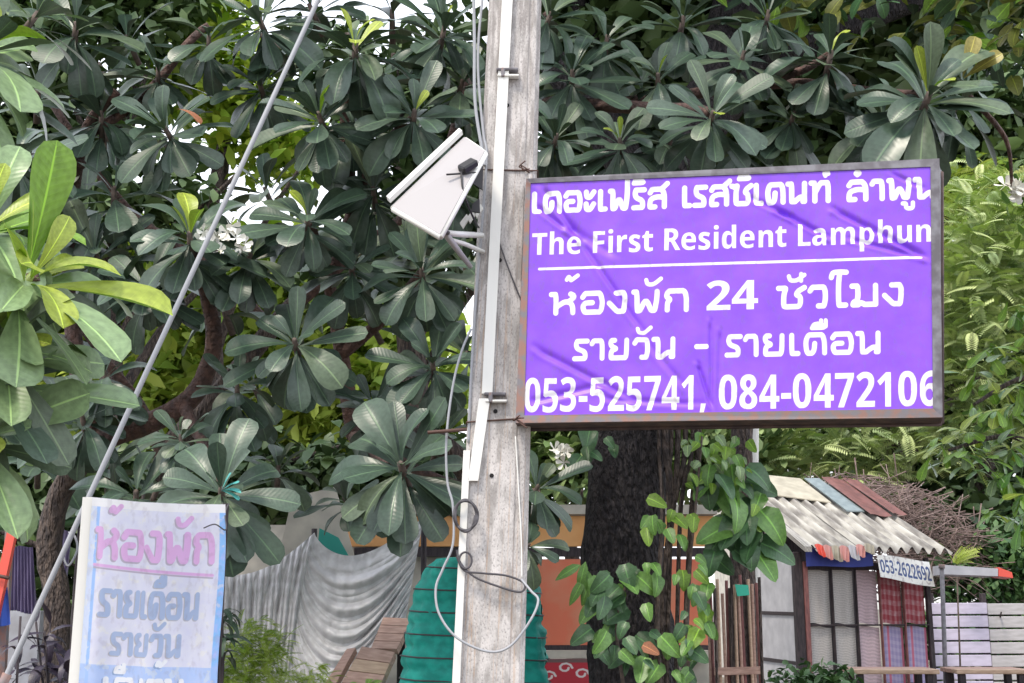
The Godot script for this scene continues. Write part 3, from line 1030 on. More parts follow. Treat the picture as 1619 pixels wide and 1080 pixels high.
func make_cables() -> void:
	var zf := func(px: float, py: float, out := 0.03) -> Vector3:
		var p := at(px, py, 4.62)
		return at(px, py, -(pole_axis(p.y).z + pole_half(p.y) * 0.85 + out))
	# white trunking in two lengths
	var t := thing("cable_trunking", "long white plastic cable trunking strapped up the concrete pole", "trunking", pole_axis(1.3) + Vector3(0, 0, 0.12))
	var strip := func(q: Array, wpx0: float, wpx1: float, called: String) -> void:
		var a: Vector3 = zf.call(q[0], q[1], 0.026)
		var b: Vector3 = zf.call(q[2], q[3], 0.026)
		var w0 := wpx0 / F * 4.9 / 2
		var w1 := wpx1 / F * 4.6 / 2
		var ex := (a - b) * (0.0 if called != "upper_length" else 1.2)
		wobj(called, slab([a + ex + Vector3(-w0, 0, 0), a + ex + Vector3(w0, 0, 0), b + Vector3(w1, 0, 0), b + Vector3(-w1, 0, 0)], Vector3(0, 0, -0.024)), M.white_plastic, t)
	strip.call([802, 0, 770, 622], 19, 17, "upper_length")
	strip.call([766, 630, 748, 760], 17, 16, "middle_length")
	strip.call([738, 712, 721, 1080], 10, 12, "lower_length")
	for q in [[802, 116, 32], [783, 629, 30]]:
		var p: Vector3 = zf.call(q[0], q[1], 0.018)
		var c := Node3D.new(); c.name = "strap"; t.add_child(c, true); c.position = p - t.position
		obj("strap_band", bevel_box(q[2] / 400.0 + 0.01, 0.012, 0.03, 0.003), M.steel, c, Transform3D(Basis(), Vector3(0, 0.014, 0)))
		obj("strap_band", bevel_box(q[2] / 400.0 + 0.01, 0.010, 0.03, 0.003), M.white_plastic, c, Transform3D(Basis(), Vector3(0.004, -0.014, 0)))
		obj("buckle", bevel_box(0.016, 0.04, 0.034, 0.003), M.rust_steel, c, Transform3D(Basis(), Vector3(-0.018, 0, 0)))
	var cable := func(pts: Array, r: float, m: Material, called: String, label: String) -> void:
		var w := []
		for q in pts: w.append(zf.call(q[0], q[1], q[2]))
		var o := obj(called, tube(smooth_path(w, 7), [r], 7), m)
		tag(o, label, "cable", "cables on the pole")
	cable.call([[748, -30, 0.0], [750, 60, 0.0], [751, 160, 0.01], [762, 236, 0.02], [766, 262, 0.03]], 0.0070, M.wire_grey, "hanging_cable", "thick grey cable dropping to the solar panel beside the pole top")
	cable.call([[766, -30, -0.02], [757, 55, -0.01], [756, 120, 0.0], [764, 210, 0.01], [769, 244, 0.02], [764, 330, 0.02], [752, 480, 0.0], [744, 610, 0.0], [741, 700, -0.01]], 0.0058, M.wire_grey, "hanging_cable", "thin grey cable running down the left edge of the pole")
	cable.call([[745, 520, 0.0], [730, 555, 0.01], [716, 610, 0.02], [706, 690, 0.03], [707, 760, 0.03], [716, 800, 0.04], [716, 860, 0.05], [700, 900, 0.05], [689, 930, 0.06], [694, 970, 0.08], [722, 1008, 0.10], [770, 1030, 0.10], [806, 1022, 0.10], [838, 982, 0.10], [851, 950, 0.08], [840, 935, 0.06], [824, 916, 0.03]], 0.0048, M.wire_grey, "hanging_cable", "grey cable drooping in a wide loop across the lower pole")
	cable.call([[722, 880, 0.02], [734, 902, 0.04], [760, 906, 0.04], [800, 910, 0.03], [826, 920, 0.03], [830, 930, 0.03], [820, 936, 0.03], [790, 928, 0.035], [750, 912, 0.04], [728, 890, 0.04], [722, 870, 0.03]], 0.0042, M.wire_dark, "tie_cable", "dark cable tied tightly round the pole above the loop")
	var ring := []
	for k in 40:
		var a := TAU * k / 18.0
		ring.append([736 + cos(a) * (15 + k * 0.12), 815 + sin(a) * (26 - k * 0.1), 0.05 + 0.004 * sin(k * 1.7)])
	cable.call(ring, 0.0055, M.wire_dark, "cable_coil", "dark coil of spare cable hung on the pole")
	ring = []
	for k in 14:
		var a := TAU * k / 12.0 + 2.0
		ring.append([736 + cos(a) * 10, 886 + sin(a) * 13, 0.045])
	cable.call(ring, 0.0042, M.wire_dark, "cable_ring", "small ring of dark cable below the coil on the pole")
	cable.call([[815, 690, 0.01], [819, 760, 0.008], [824, 850, 0.006], [825, 915, 0.01]], 0.003, M.white_plastic, "thin_cord", "thin white cord down the right side of the pole below the sign")
	cable.call([[780, 350, 0.02], [790, 385, 0.015], [806, 430, 0.012], [826, 480, 0.012]], 0.003, M.wire_dark, "thin_cord", "thin dark cord slanting from the trunking to the sign's left edge")
	var bar := obj("cross_rod", tube([zf.call(676, 684, 0.06), zf.call(738, 679, 0.04)], [0.007], 8), M.wire_rust)
	tag(bar, "short rusty rod with white tip sticking out left of the pole", "rod")

func limb(tree: Node3D, called: String, pts: Array, r0: float, r1: float, m: Material, sides := 9) -> void:
	var p := smooth_path(pts, 6)
	wobj(called, tube(p, [r0, r1], sides, 0.12), m, tree)

func flowers(tree: Node3D, p: Vector3, n: int, s: float) -> void:
	var c := Node3D.new()
	c.name = "flower_cluster"
	tree.add_child(c, true)
	c.position = p - tree.position
	var st := begin()
	for k in 5:
		var a := TAU * k / 5
		leaf_into(st, "plumeria", 0.34, -0.3, 0.15, 0.0, facing(Vector3(cos(a), 0.35, sin(a)), Vector3(-sin(a) * 0.5, 1, cos(a) * 0.5), Vector3.ZERO, Vector3.ONE), 4, 2)
	st.generate_normals()
	var mesh := st.commit()
	for k in n:
		var q := Vector3(rng.randfn(), rng.randfn() * 0.8, rng.randfn() * 0.6) * s * 0.7
		var up := Vector3(rng.randfn() * 0.5, rng.randfn() * 0.5 + 0.2, 1.0)
		var f := obj("flower", mesh, M.petal, c, facing(Vector3(1, rng.randfn(), rng.randfn()), up, q, Vector3.ONE * s))
		f.name = f.name

func make_plumerias() -> void:
	# rosettes: photo spot, distance, leaf length in photo pixels, lean x/y/z, leaves, tone, young leaves
	var mature: Array = M.mature
	# --- flowering tree at the far left
	var foot := at(75, 1080, 6.6); foot.y = 0
	var t := thing("plumeria_tree", "dark plumeria tree with white flowers, its trunk behind the left stall", "tree", foot, "plumeria trees")
	limb(t, "trunk", [foot, at(90, 1000, 6.6), at(78, 880, 6.6), at(95, 780, 6.55), at(150, 700, 6.4)], 0.075, 0.06, M.brown_bark, 12)
	limb(t, "limb", [at(150, 700, 6.4), at(290, 640, 6.3), at(335, 560, 6.2), at(330, 480, 6.1), at(300, 390, 5.8)], 0.065, 0.026, M.limb_bark)
	limb(t, "limb", [at(150, 700, 6.4), at(120, 560, 6.3), at(110, 400, 6.3), at(130, 220, 6.2), at(185, 145, 6.1)], 0.055, 0.024, M.limb_bark)
	limb(t, "limb", [at(130, 220, 6.2), at(230, 150, 6.2), at(300, 65, 6.2), at(330, 40, 6.2)], 0.03, 0.02, M.limb_bark)
	limb(t, "limb", [at(130, 260, 6.2), at(80, 250, 6.0), at(30, 250, 5.8)], 0.03, 0.02, M.limb_bark)
	limb(t, "limb", [at(290, 640, 6.3), at(330, 720, 5.9), at(350, 776, 5.4)], 0.035, 0.02, M.limb_bark)
	var spots := [
		[300, 372, 5.5, 122, 0.1, 0.7, 0.7, 18, mature, 3], [26, 248, 5.8, 118, 0.1, 0.5, 0.7, 15, mature, 0], [262, 205, 5.8, 112, -0.2, 0.4, 0.8, 16, mature, 0],
		[350, 776, 5.2, 132, 0.15, 0.4, 0.85, 17, mature, 0], [232, 452, 5.7, 100, 0.0, 0.6, 0.8, 16, mature, 0], [180, 300, 6.0, 118, 0.1, 0.7, 0.5, 13, mature, 0],
		[120, 40, 5.8, 120, 0.2, 0.6, 0.5, 14, mature, 0], [285, 690, 5.7, 66, 0.0, 0.8, 0.6, 15, mature, 0], [395, 405, 5.7, 110, 0.3, 0.5, 0.7, 15, mature, 1],
		[150, 400, 6.0, 110, -0.1, 0.5, 0.6, 13, mature, 0], [375, 610, 6.0, 95, 0.1, 0.6, 0.6, 14, mature, 0], [165, 590, 6.0, 90, 0.0, 0.6, 0.6, 12, mature, 0],
		[130, 660, 6.0, 105, 0.0, 0.6, 0.6, 12, mature, 0], [215, 780, 5.9, 110, 0.1, 0.6, 0.6, 13, mature, 0], [330, 60, 6.0, 90, 0.1, 0.6, 0.5, 10, mature, 0],
		[60, 330, 6.1, 110, 0.1, 0.6, 0.5, 12, mature, 0], [250, 110, 6.1, 95, 0.1, 0.6, 0.5, 12, mature, 0], [160, 180, 6.1, 100, 0.1, 0.6, 0.5, 12, mature, 0],
	]
	inner = begin()
	for s in spots:
		rosette(t, at(s[0], s[1], s[2]), Vector3(s[4], s[5], s[6]), s[3] / F * s[2] * 1.0, s[7], s[8], 1.0, s[9])
	hang_inner(t, M.leaf_mature_a)
	flowers(t, at(343, 368, 5.40), 8, 0.05)
	flowers(t, at(380, 396, 5.40), 4, 0.04)
	obj("dry_leaf", leaf_meshes[2], M.leaf_rust, t, facing(Vector3(1, -0.3, 0.2), Vector3(0, 1, 0.5), at(278, 172, 5.6) - foot, Vector3.ONE * 0.16))
	for k in 5:
		obj("pale_sprout", leaf_meshes[k], M.leaf_teal, t, facing(Vector3(0.6 + 0.3 * k, 0.9 - 0.35 * k, 0.3), Vector3(0, 1, 0.6), at(350, 776, 5.1) - foot, Vector3(0.09, 0.09, 0.07)))
	# --- tree just left of the pole
	var footb := at(765, 1080, 7.3); footb.y = 0
	var tb := thing("plumeria_tree", "dense plumeria tree directly left of the concrete pole", "tree", footb, "plumeria trees")
	limb(tb, "trunk", [footb, at(768, 900, 7.2), at(755, 780, 7.0), at(690, 700, 6.8), at(560, 690, 6.7)], 0.08, 0.06, M.brown_bark, 10)
	limb(tb, "limb", [at(560, 690, 6.7), at(590, 715, 6.0), at(620, 735, 5.5)], 0.04, 0.022, M.limb_bark)
	limb(tb, "limb", [at(560, 690, 6.7), at(540, 560, 6.5), at(520, 450, 6.3), at(490, 350, 5.9)], 0.05, 0.024, M.limb_bark)
	limb(tb, "limb", [at(540, 560, 6.5), at(610, 500, 6.3), at(665, 432, 5.9)], 0.04, 0.022, M.limb_bark)
	limb(tb, "limb", [at(520, 450, 6.3), at(560, 330, 6.2), at(600, 240, 6.0), at(655, 185, 5.7)], 0.04, 0.022, M.limb_bark)
	limb(tb, "limb", [at(560, 330, 6.2), at(545, 200, 6.1), at(560, 80, 5.8)], 0.035, 0.022, M.limb_bark)
	limb(tb, "limb", [at(560, 690, 6.7), at(700, 760, 6.4), at(850, 780, 5.8)], 0.035, 0.02, M.limb_bark)
	spots = [
		[562, 72, 5.5, 135, 0.1, 0.8, 0.6, 19, mature, 4], [504, 182, 5.5, 115, -0.2, 0.5, 0.8, 17, mature, 2], [655, 178, 5.5, 115, 0.15, 0.5, 0.8, 18, mature, 1],
		[486, 345, 5.6, 112, 0.1, 0.5, 0.8, 16, mature, 1], [466, 540, 5.6, 115, 0.0, 0.4, 0.9, 16, mature, 0], [667, 428, 5.6, 108, 0.0, 0.4, 0.9, 19, mature, 0],
		[684, 575, 5.6, 108, 0.0, 0.4, 0.85, 16, mature, 0], [634, 736, 5.2, 145, -0.1, 0.4, 0.85, 18, mature, 0], [410, 30, 5.8, 115, -0.2, 0.5, 0.6, 15, mature, 0],
		[702, 46, 5.8, 112, 0.2, 0.6, 0.6, 15, mature, 1], [590, 300, 5.9, 108, 0.0, 0.4, 0.8, 15, mature, 0], [560, 205, 6.0, 105, 0.0, 0.5, 0.7, 13, mature, 0],
		[850, 770, 5.5, 88, 0.3, 0.5, 0.7, 13, mature, 0], [836, 862, 5.4, 66, 0.3, 0.4, 0.8, 9, mature, 0], [725, 290, 5.9, 95, 0.2, 0.5, 0.6, 12, mature, 0],
		[555, 420, 5.9, 105, 0.0, 0.4, 0.8, 14, mature, 0], [730, 130, 6.0, 100, 0.2, 0.6, 0.5, 12, mature, 0], [590, 640, 6.0, 95, 0.0, 0.5, 0.7, 12, mature, 0], [410, 130, 6.0, 105, -0.1, 0.5, 0.6, 13, mature, 0],
	]
	inner = begin()
	for s in spots:
		rosette(tb, at(s[0], s[1], s[2]), Vector3(s[4], s[5], s[6]), s[3] / F * s[2] * 1.0, s[7], s[8], 1.0, s[9])
	hang_inner(tb, M.leaf_mature_a)
	flowers(tb, at(885, 722, 5.9), 5, 0.045)
	# --- darker plumeria behind it
	var foot2 := at(225, 1080, 8.0); foot2.y = 0
	var t2 := thing("plumeria_tree", "shaded plumeria tree further back, seen through gaps between the two nearer ones", "tree", foot2, "plumeria trees")
	limb(t2, "trunk", [foot2, at(228, 900, 8.0), at(260, 730, 7.9), at(330, 640, 7.8), at(430, 520, 7.8)], 0.09, 0.06, M.brown_bark)
	limb(t2, "limb", [at(430, 520, 7.8), at(560, 400, 7.6), at(680, 300, 7.5), at(740, 120, 7.4)], 0.04, 0.025, M.limb_bark)
	limb(t2, "limb", [at(430, 520, 7.8), at(330, 420, 7.7), at(200, 330, 7.6), at(80, 160, 7.6)], 0.04, 0.025, M.limb_bark)
	limb(t2, "limb", [at(260, 730, 7.9), at(220, 640, 7.7), at(160, 560, 7.5), at(60, 420, 7.4)], 0.04, 0.025, M.limb_bark)
	var back := [
		[745, 130, 110], [735, 420, 100], [580, 500, 95], [560, 400, 105], [420, 300, 95], [350, 480, 100], [160, 200, 105], [60, 140, 110], [100, 370, 105], [60, 500, 100], [400, 610, 80],
		[90, 640, 100], [250, 770, 100], [170, 740, 100], [440, 740, 85], [545, 790, 75], [640, 380, 95], [200, 60, 90], [620, 20, 100], [490, 10, 100], [700, 690, 90], [60, 730, 90], [20, 370, 100], [740, 560, 90],
	]
	for s in back:
		var d := rng.randf_range(6.9, 7.6)
		rosette(t2, at(s[0], s[1], d), Vector3(rng.randf_range(-0.4, 0.4), 0.7, rng.randf_range(0.2, 0.7)), s[2] / F * d * 1.1, 12, mature)
	# --- bright foreground branch at the left edge
	var foot3 := at(-160, 1080, 3.1); foot3.y = 0
	var t3 := thing("plumeria_tree", "nearest plumeria with big bright yellow-green leaves at the left edge", "tree", foot3, "plumeria trees")
	limb(t3, "trunk", [foot3, at(-150, 900, 3.1), at(-120, 700, 3.1)], 0.08, 0.045, M.limb_bark)
	limb(t3, "limb", [at(-120, 700, 3.1), at(-60, 560, 3.05), at(20, 466, 2.98), at(60, 436, 2.95)], 0.04, 0.016, M.limb_bark)
	limb(t3, "limb", [at(-120, 700, 3.1), at(-60, 640, 3.1), at(-10, 610, 3.1)], 0.03, 0.018, M.limb_bark)
	limb(t3, "limb", [at(-150, 900, 3.1), at(-240, 500, 3.4), at(-120, 200, 3.6), at(-30, 85, 3.6)], 0.04, 0.02, M.limb_bark)
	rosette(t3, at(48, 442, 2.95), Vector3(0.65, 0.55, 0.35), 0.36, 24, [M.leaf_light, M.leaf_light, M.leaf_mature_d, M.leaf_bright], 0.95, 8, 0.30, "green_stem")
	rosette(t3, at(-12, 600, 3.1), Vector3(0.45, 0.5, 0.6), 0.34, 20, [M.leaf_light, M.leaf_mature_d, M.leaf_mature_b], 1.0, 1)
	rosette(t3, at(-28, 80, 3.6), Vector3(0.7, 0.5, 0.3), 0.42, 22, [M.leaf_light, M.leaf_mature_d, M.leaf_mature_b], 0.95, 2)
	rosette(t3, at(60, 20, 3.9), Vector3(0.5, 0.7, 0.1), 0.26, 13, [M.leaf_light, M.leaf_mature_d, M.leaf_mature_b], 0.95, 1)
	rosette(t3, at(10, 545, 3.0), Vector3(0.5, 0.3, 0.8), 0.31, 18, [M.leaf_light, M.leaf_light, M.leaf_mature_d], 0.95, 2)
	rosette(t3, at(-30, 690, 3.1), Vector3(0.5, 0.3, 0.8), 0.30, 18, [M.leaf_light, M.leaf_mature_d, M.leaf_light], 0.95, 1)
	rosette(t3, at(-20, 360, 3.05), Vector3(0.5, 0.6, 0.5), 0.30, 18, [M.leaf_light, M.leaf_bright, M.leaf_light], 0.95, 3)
	limb(t3, "limb", [at(-120, 700, 3.1), at(-60, 700, 3.1), at(-34, 694, 3.1)], 0.025, 0.014, M.limb_bark)
	limb(t3, "limb", [at(-60, 560, 3.05), at(-50, 450, 3.05), at(-24, 366, 3.05)], 0.022, 0.012, M.limb_bark)
	# --- tree right of the pole, branches over the sign
	var foot4 := at(780, 1080, 7.4); foot4.y = 0
	var t4 := thing("plumeria_tree", "plumeria whose grey-green leaf whorls spread above the purple sign", "tree", foot4, "plumeria trees")
	limb(t4, "trunk", [foot4, at(785, 900, 7.4), at(790, 500, 7.2), at(800, 200, 6.6)], 0.15, 0.07, M.brown_bark)
	limb(t4, "limb", [at(800, 200, 6.6), at(860, 165, 6.2), at(960, 168, 5.9), at(1080, 172, 5.7), at(1125, 178, 5.5)], 0.045, 0.024, M.limb_bark)
	limb(t4, "limb", [at(960, 168, 5.9), at(1080, 150, 6.1), at(1250, 132, 6.1), at(1400, 148, 5.7), at(1466, 150, 5.5)], 0.034, 0.024, M.limb_bark)
	limb(t4, "limb", [at(800, 200, 6.6), at(830, 80, 6.3), at(866, 24, 6.0)], 0.04, 0.028, M.limb_bark)
	limb(t4, "limb", [at(1180, 140, 6.1), at(1270, 110, 6.0), at(1314, 84, 5.9)], 0.024, 0.02, M.limb_bark)
	var right := [
		[870, 24, 5.8, 112, 0.3, 0.51, 0.62, 17, mature, 0], [1127, 180, 5.3, 118, 0.05, 0.38, 0.95, 16, mature, 1], [980, 222, 5.5, 100, -0.1, 0.59, 0.75, 16, mature, 2],
		[1314, 84, 5.7, 118, 0.1, 0.68, 0.50, 16, mature, 1], [1468, 152, 5.2, 152, 0.05, 0.51, 0.94, 25, mature, 2], [1176, 84, 5.8, 95, 0.1, 0.51, 0.62, 14, mature, 0],
		[905, 115, 5.8, 112, 0.0, 0.51, 0.75, 17, mature, 0], [1040, 120, 5.8, 100, -0.1, 0.51, 0.75, 15, mature, 1], [1395, 190, 5.7, 108, -0.1, 0.51, 0.62, 16, mature, 0], [1255, 180, 5.9, 100, 0.1, 0.51, 0.62, 15, mature, 0],
		[1530, 150, 5.6, 120, 0.5, 0.51, 0.50, 15, mature, 0], [960, 60, 6.1, 110, 0.1, 0.59, 0.50, 15, mature, 0], [1080, 30, 6.2, 110, 0.1, 0.59, 0.50, 15, mature, 0], [1215, 20, 6.2, 105, 0.1, 0.59, 0.50, 14, mature, 0], [880, 215, 5.7, 95, 0.2, 0.51, 0.75, 15, mature, 0],
		[1060, 225, 6.0, 90, 0.2, 0.51, 0.75, 14, mature, 0], [1180, 230, 6.1, 90, 0.0, 0.51, 0.75, 14, mature, 0],
	]
	inner = begin()
	for s in right:
		rosette(t4, at(s[0], s[1], s[2]), Vector3(s[4], s[5], s[6]), s[3] / F * s[2] * 0.98, s[7], s[8], 1.0, s[9])
	hang_inner(t4, M.leaf_mature_a)
	for q in [[1528, 118, 0.5, 1], [1530, 120, 1, 0.35]]:
		obj("yellow_leaf", leaf_meshes[3], M.leaf_yellow, t4, facing(Vector3(q[2] * 0.6, q[3], 0.3), Vector3(0, 0.3, 1), at(q[0] - 6, q[1] + 4, 5.3) - foot4, Vector3(0.2, 0.2, 0.22)))
	obj("dry_leaf", leaf_meshes[1], M.leaf_rust, t4, facing(Vector3(-0.4, 0.8, 0.3), Vector3(0.5, 0.2, 1), at(1456, 135, 5.2) - foot4, Vector3.ONE * 0.14))
	flowers(t4, at(1600, 303, 6.2), 8, 0.06)
	limb(t4, "limb", [at(1530, 150, 5.6), at(1590, 220, 5.9), at(1600, 300, 6.2)], 0.016, 0.008, M.limb_bark, 6)

func make_big_tree() -> void:
	var foot := at(1000, 1080, 7.2); foot.y = 0
	var t := thing("rain_tree", "large tree with thick dark trunk wrapped in climbing leaves behind the sign", "tree", foot)
	rng.seed = 5
	var pts := smooth_path([foot, at(1003, 1060, 7.2), at(990, 960, 7.2), at(985, 850, 7.2), at(998, 700, 7.2), at(1030, 500, 7.3), at(1090, 250, 7.5), at(1170, 0, 7.8), at(1230, -200, 8.0)], 6)
	var radii := []
	for p in pts: radii.append(lerpf(0.29, 0.235, clampf(p.y / 2.2, 0, 1)) * (1.0 + 0.35 * clampf(1 - p.y / 0.6, 0, 1)) * (1.0 if p.y < 3 else 0.75))
	wobj("trunk", tube(pts, radii, 22, 0.07), M.dark_bark, t)
	limb(t, "limb", [at(1090, 250, 7.5), at(1200, 120, 7.6), at(1400, 20, 7.6), at(1640, -60, 7.6)], 0.13, 0.05, M.dark_bark)
	limb(t, "limb", [at(1060, 380, 7.4), at(980, 200, 7.8), at(900, -40, 8.2)], 0.1, 0.05, M.dark_bark)
	# olive broad leaves at the top right
	var oval := []
	for i in 4: oval.append(leaf_mesh("oval", 0.27, 0.3 + 0.25 * i, 0.2, 0.06, 5, 2))
	for k in 34:
		var c := Node3D.new(); c.name = "leaf_spray"; t.add_child(c, true)
		var p := at(rng.randf_range(1190, 1640), rng.randf_range(-30, 120) - 10, rng.randf_range(6.6, 7.5))
		c.position = p - foot
		for i in 8:
			var d := Vector3(rng.randfn(), rng.randfn() * 0.6 - 0.35, rng.randfn() * 0.8)
			obj("leaf", oval[i % 4], [M.leaf_olive, M.leaf_olive, M.leaf_vine_dark, M.leaf_bright, M.leaf_mature_c][rng.randi_range(0, 4)], c, facing(d, Vector3(rng.randfn() * 0.5, 1, rng.randfn() * 0.5 + 0.4), Vector3(rng.randfn(), rng.randfn(), rng.randfn()) * 0.09, Vector3.ONE * rng.randf_range(0.13, 0.2)))
	var cm := clump_mesh("oval", 9, 0.26, 0.55)
	crown_multi("crown", t, cm, M.dark_foliage, [[at(1130, 80, 8.3), Vector3(1.5, 0.9, 0.6)], [at(1450, -20, 8.2), Vector3(1.6, 0.55, 0.6)], [at(930, 120, 8.6), Vector3(0.7, 1.0, 0.5)], [at(1250, 200, 8.4), Vector3(1.0, 0.7, 0.4)]], 900, 0.16, 0.28, Color(0.05, 0.095, 0.035), Color(0.10, 0.16, 0.05))
	limb(t, "limb", [at(1060, 380, 7.4), Vector3(-0.2, 5.6, -7.2), Vector3(-1.8, 6.8, -6.8), Vector3(-3.2, 7.2, -6.6)], 0.11, 0.05, M.dark_bark)
	crown_multi("added_shade_crown", t, cm, M.dark_foliage, [[Vector3(-2.4, 7.1, -6.9), Vector3(1.9, 0.8, 1.5)], [Vector3(0.6, 7.3, -7.0), Vector3(1.8, 0.8, 1.5)], [Vector3(3.0, 7.2, -6.6), Vector3(1.4, 0.7, 1.3)]], 1100, 0.2, 0.34, Color(0.05, 0.095, 0.035), Color(0.10, 0.16, 0.05))  # unseen foliage added above the view to shade the plumeria leaves below
	# thin stems and hanging roots beside the trunk
	for q in [[1052, 690, 1062, 800, 1046, 980, 0.022], [1072, 680, 1066, 790, 1052, 900, 0.018], [1084, 690, 1072, 770, 1060, 850, 0.016], [1096, 690, 1082, 760, 1074, 850, 0.015], [1062, 685, 1056, 760, 1058, 860, 0.014], [1104, 700, 1096, 780, 1086, 960, 0.02], [1042, 700, 1048, 800, 1040, 930, 0.012]]:
		limb(t, "hanging_root", [at(q[0], q[1] - 260, 6.95), at(q[0], q[1], 6.9), at(q[2], q[3], 6.88), at(q[4], q[5], 6.88), at(q[4] - 6, 1110, 6.9)], q[6], q[6] * 0.8, M.brown_bark, 6)
	# second, slimmer trunk
	var foot2 := at(1176, 1080, 8.2); foot2.y = 0
	var t2 := thing("slim_tree", "slim brown tree trunk standing left of the shed", "tree", foot2)
	limb(t2, "trunk", [foot2, at(1176, 950, 8.2), at(1172, 780, 8.2), at(1174, 680, 8.2), at(1185, 400, 8.3), at(1200, 100, 8.4)], 0.095, 0.06, M.brown_bark, 12)
	crown_multi("crown", t2, cm, M.dark_foliage, [[at(1210, 60, 9.0), Vector3(1.0, 0.6, 0.5)]], 160, 0.16, 0.26, Color(0.05, 0.095, 0.035), Color(0.10, 0.16, 0.05))
	var pf := at(1196, 1080, 8.9); pf.y = 0
	var wp := thing("white_post", "thin white post rising behind the slim trunk", "post", pf)
	wobj("post", tube([pf, at(1192, 800, 8.9), at(1196, 500, 8.9)], [0.03], 8), M.white_plastic, wp)

func make_vine() -> void:
	rng.seed = 91
	var foot := at(1010, 1080, 6.8); foot.y = 0
	var t := thing("climbing_vine", "green heart-leaved vine climbing the dark trunk under the sign", "vine", foot)
	var hearts := []
	for i in 4: hearts.append(leaf_mesh("heart", 0.36, 0.3 + 0.25 * i, 0.22, 0.05, 6, 4))
	for q in [[at(1044, 1100, 6.72), at(1040, 980, 6.7), at(1046, 860, 6.7), at(1044, 740, 6.75)], [at(1090, 1080, 6.7), at(1086, 950, 6.68), at(1100, 800, 6.7), at(1110, 690, 6.75)], [at(985, 1080, 6.7), at(975, 980, 6.68), at(1000, 900, 6.7)]]:
		wobj("stem", tube(smooth_path(q, 6), [0.011, 0.006], 6), M.twig, t)
	# [region x0 y0 x1 y1, count, size px, materials, distance]
	var zones := [
		[935, 905, 1030, 1060, 44, 56, [M.leaf_vine_dark, M.leaf_vine_dark, M.leaf_vine], 6.62], [1020, 800, 1110, 930, 22, 46, [M.leaf_vine, M.leaf_vine, M.leaf_bright], 6.6],
		[1115, 745, 1205, 900, 40, 78, [M.leaf_vine, M.leaf_vine_dark, M.leaf_vine_dark], 6.8], [1080, 690, 1185, 780, 60, 30, [M.leaf_bright, M.leaf_vine, M.leaf_light], 6.75],
		[1075, 930, 1125, 1050, 16, 48, [M.leaf_vine, M.leaf_bright, M.leaf_vine_dark], 6.6], [920, 690, 990, 745, 7, 62, [M.leaf_vine_dark], 6.75], [1180, 790, 1225, 850, 12, 34, [M.leaf_bright, M.leaf_light], 6.8],
		[1040, 1020, 1130, 1080, 14, 50, [M.leaf_vine_dark, M.leaf_vine], 6.6],
	]
	for z in zones:
		for k in z[4]:
			var p := at(rng.randf_range(z[0], z[2]), rng.randf_range(z[1], z[3]), z[7] + rng.randf_range(-0.1, 0.12))
			var s: float = z[5] / F * 6.7 * 0.68 * rng.randf_range(0.55, 1.3)
			obj("leaf", hearts[k % 4], z[6][rng.randi_range(0, z[6].size() - 1)], t, facing(Vector3(rng.randfn() * 0.6, -0.75, 0.45), Vector3(rng.randfn() * 0.4, 0.5, 1), p - foot + Vector3(0, s * 0.4, 0), Vector3.ONE * s))
	for q in [[905, 928, -0.5, -0.8], [915, 925, -0.3, -0.9], [900, 905, -0.8, -0.4], [912, 915, 0.1, -1.0], [908, 900, -0.3, -1.0]]:
		obj("leaf", leaf_mesh("lance", 0.16, 0.9, 0.2, 0.03, 6, 2), M.leaf_vine, t, facing(Vector3(q[2], q[3], 0.3), Vector3(0, 0.3, 1), at(q[0] + 18, q[1] - 12, 6.7) - foot, Vector3.ONE * 0.17))
	obj("fallen_leaf", hearts[0], M.leaf_rust, t, facing(Vector3(0.9, -0.5, 0.2), Vector3(0, 0.4, 1), at(1016, 1020, 6.5) - foot, Vector3.ONE * 0.1))

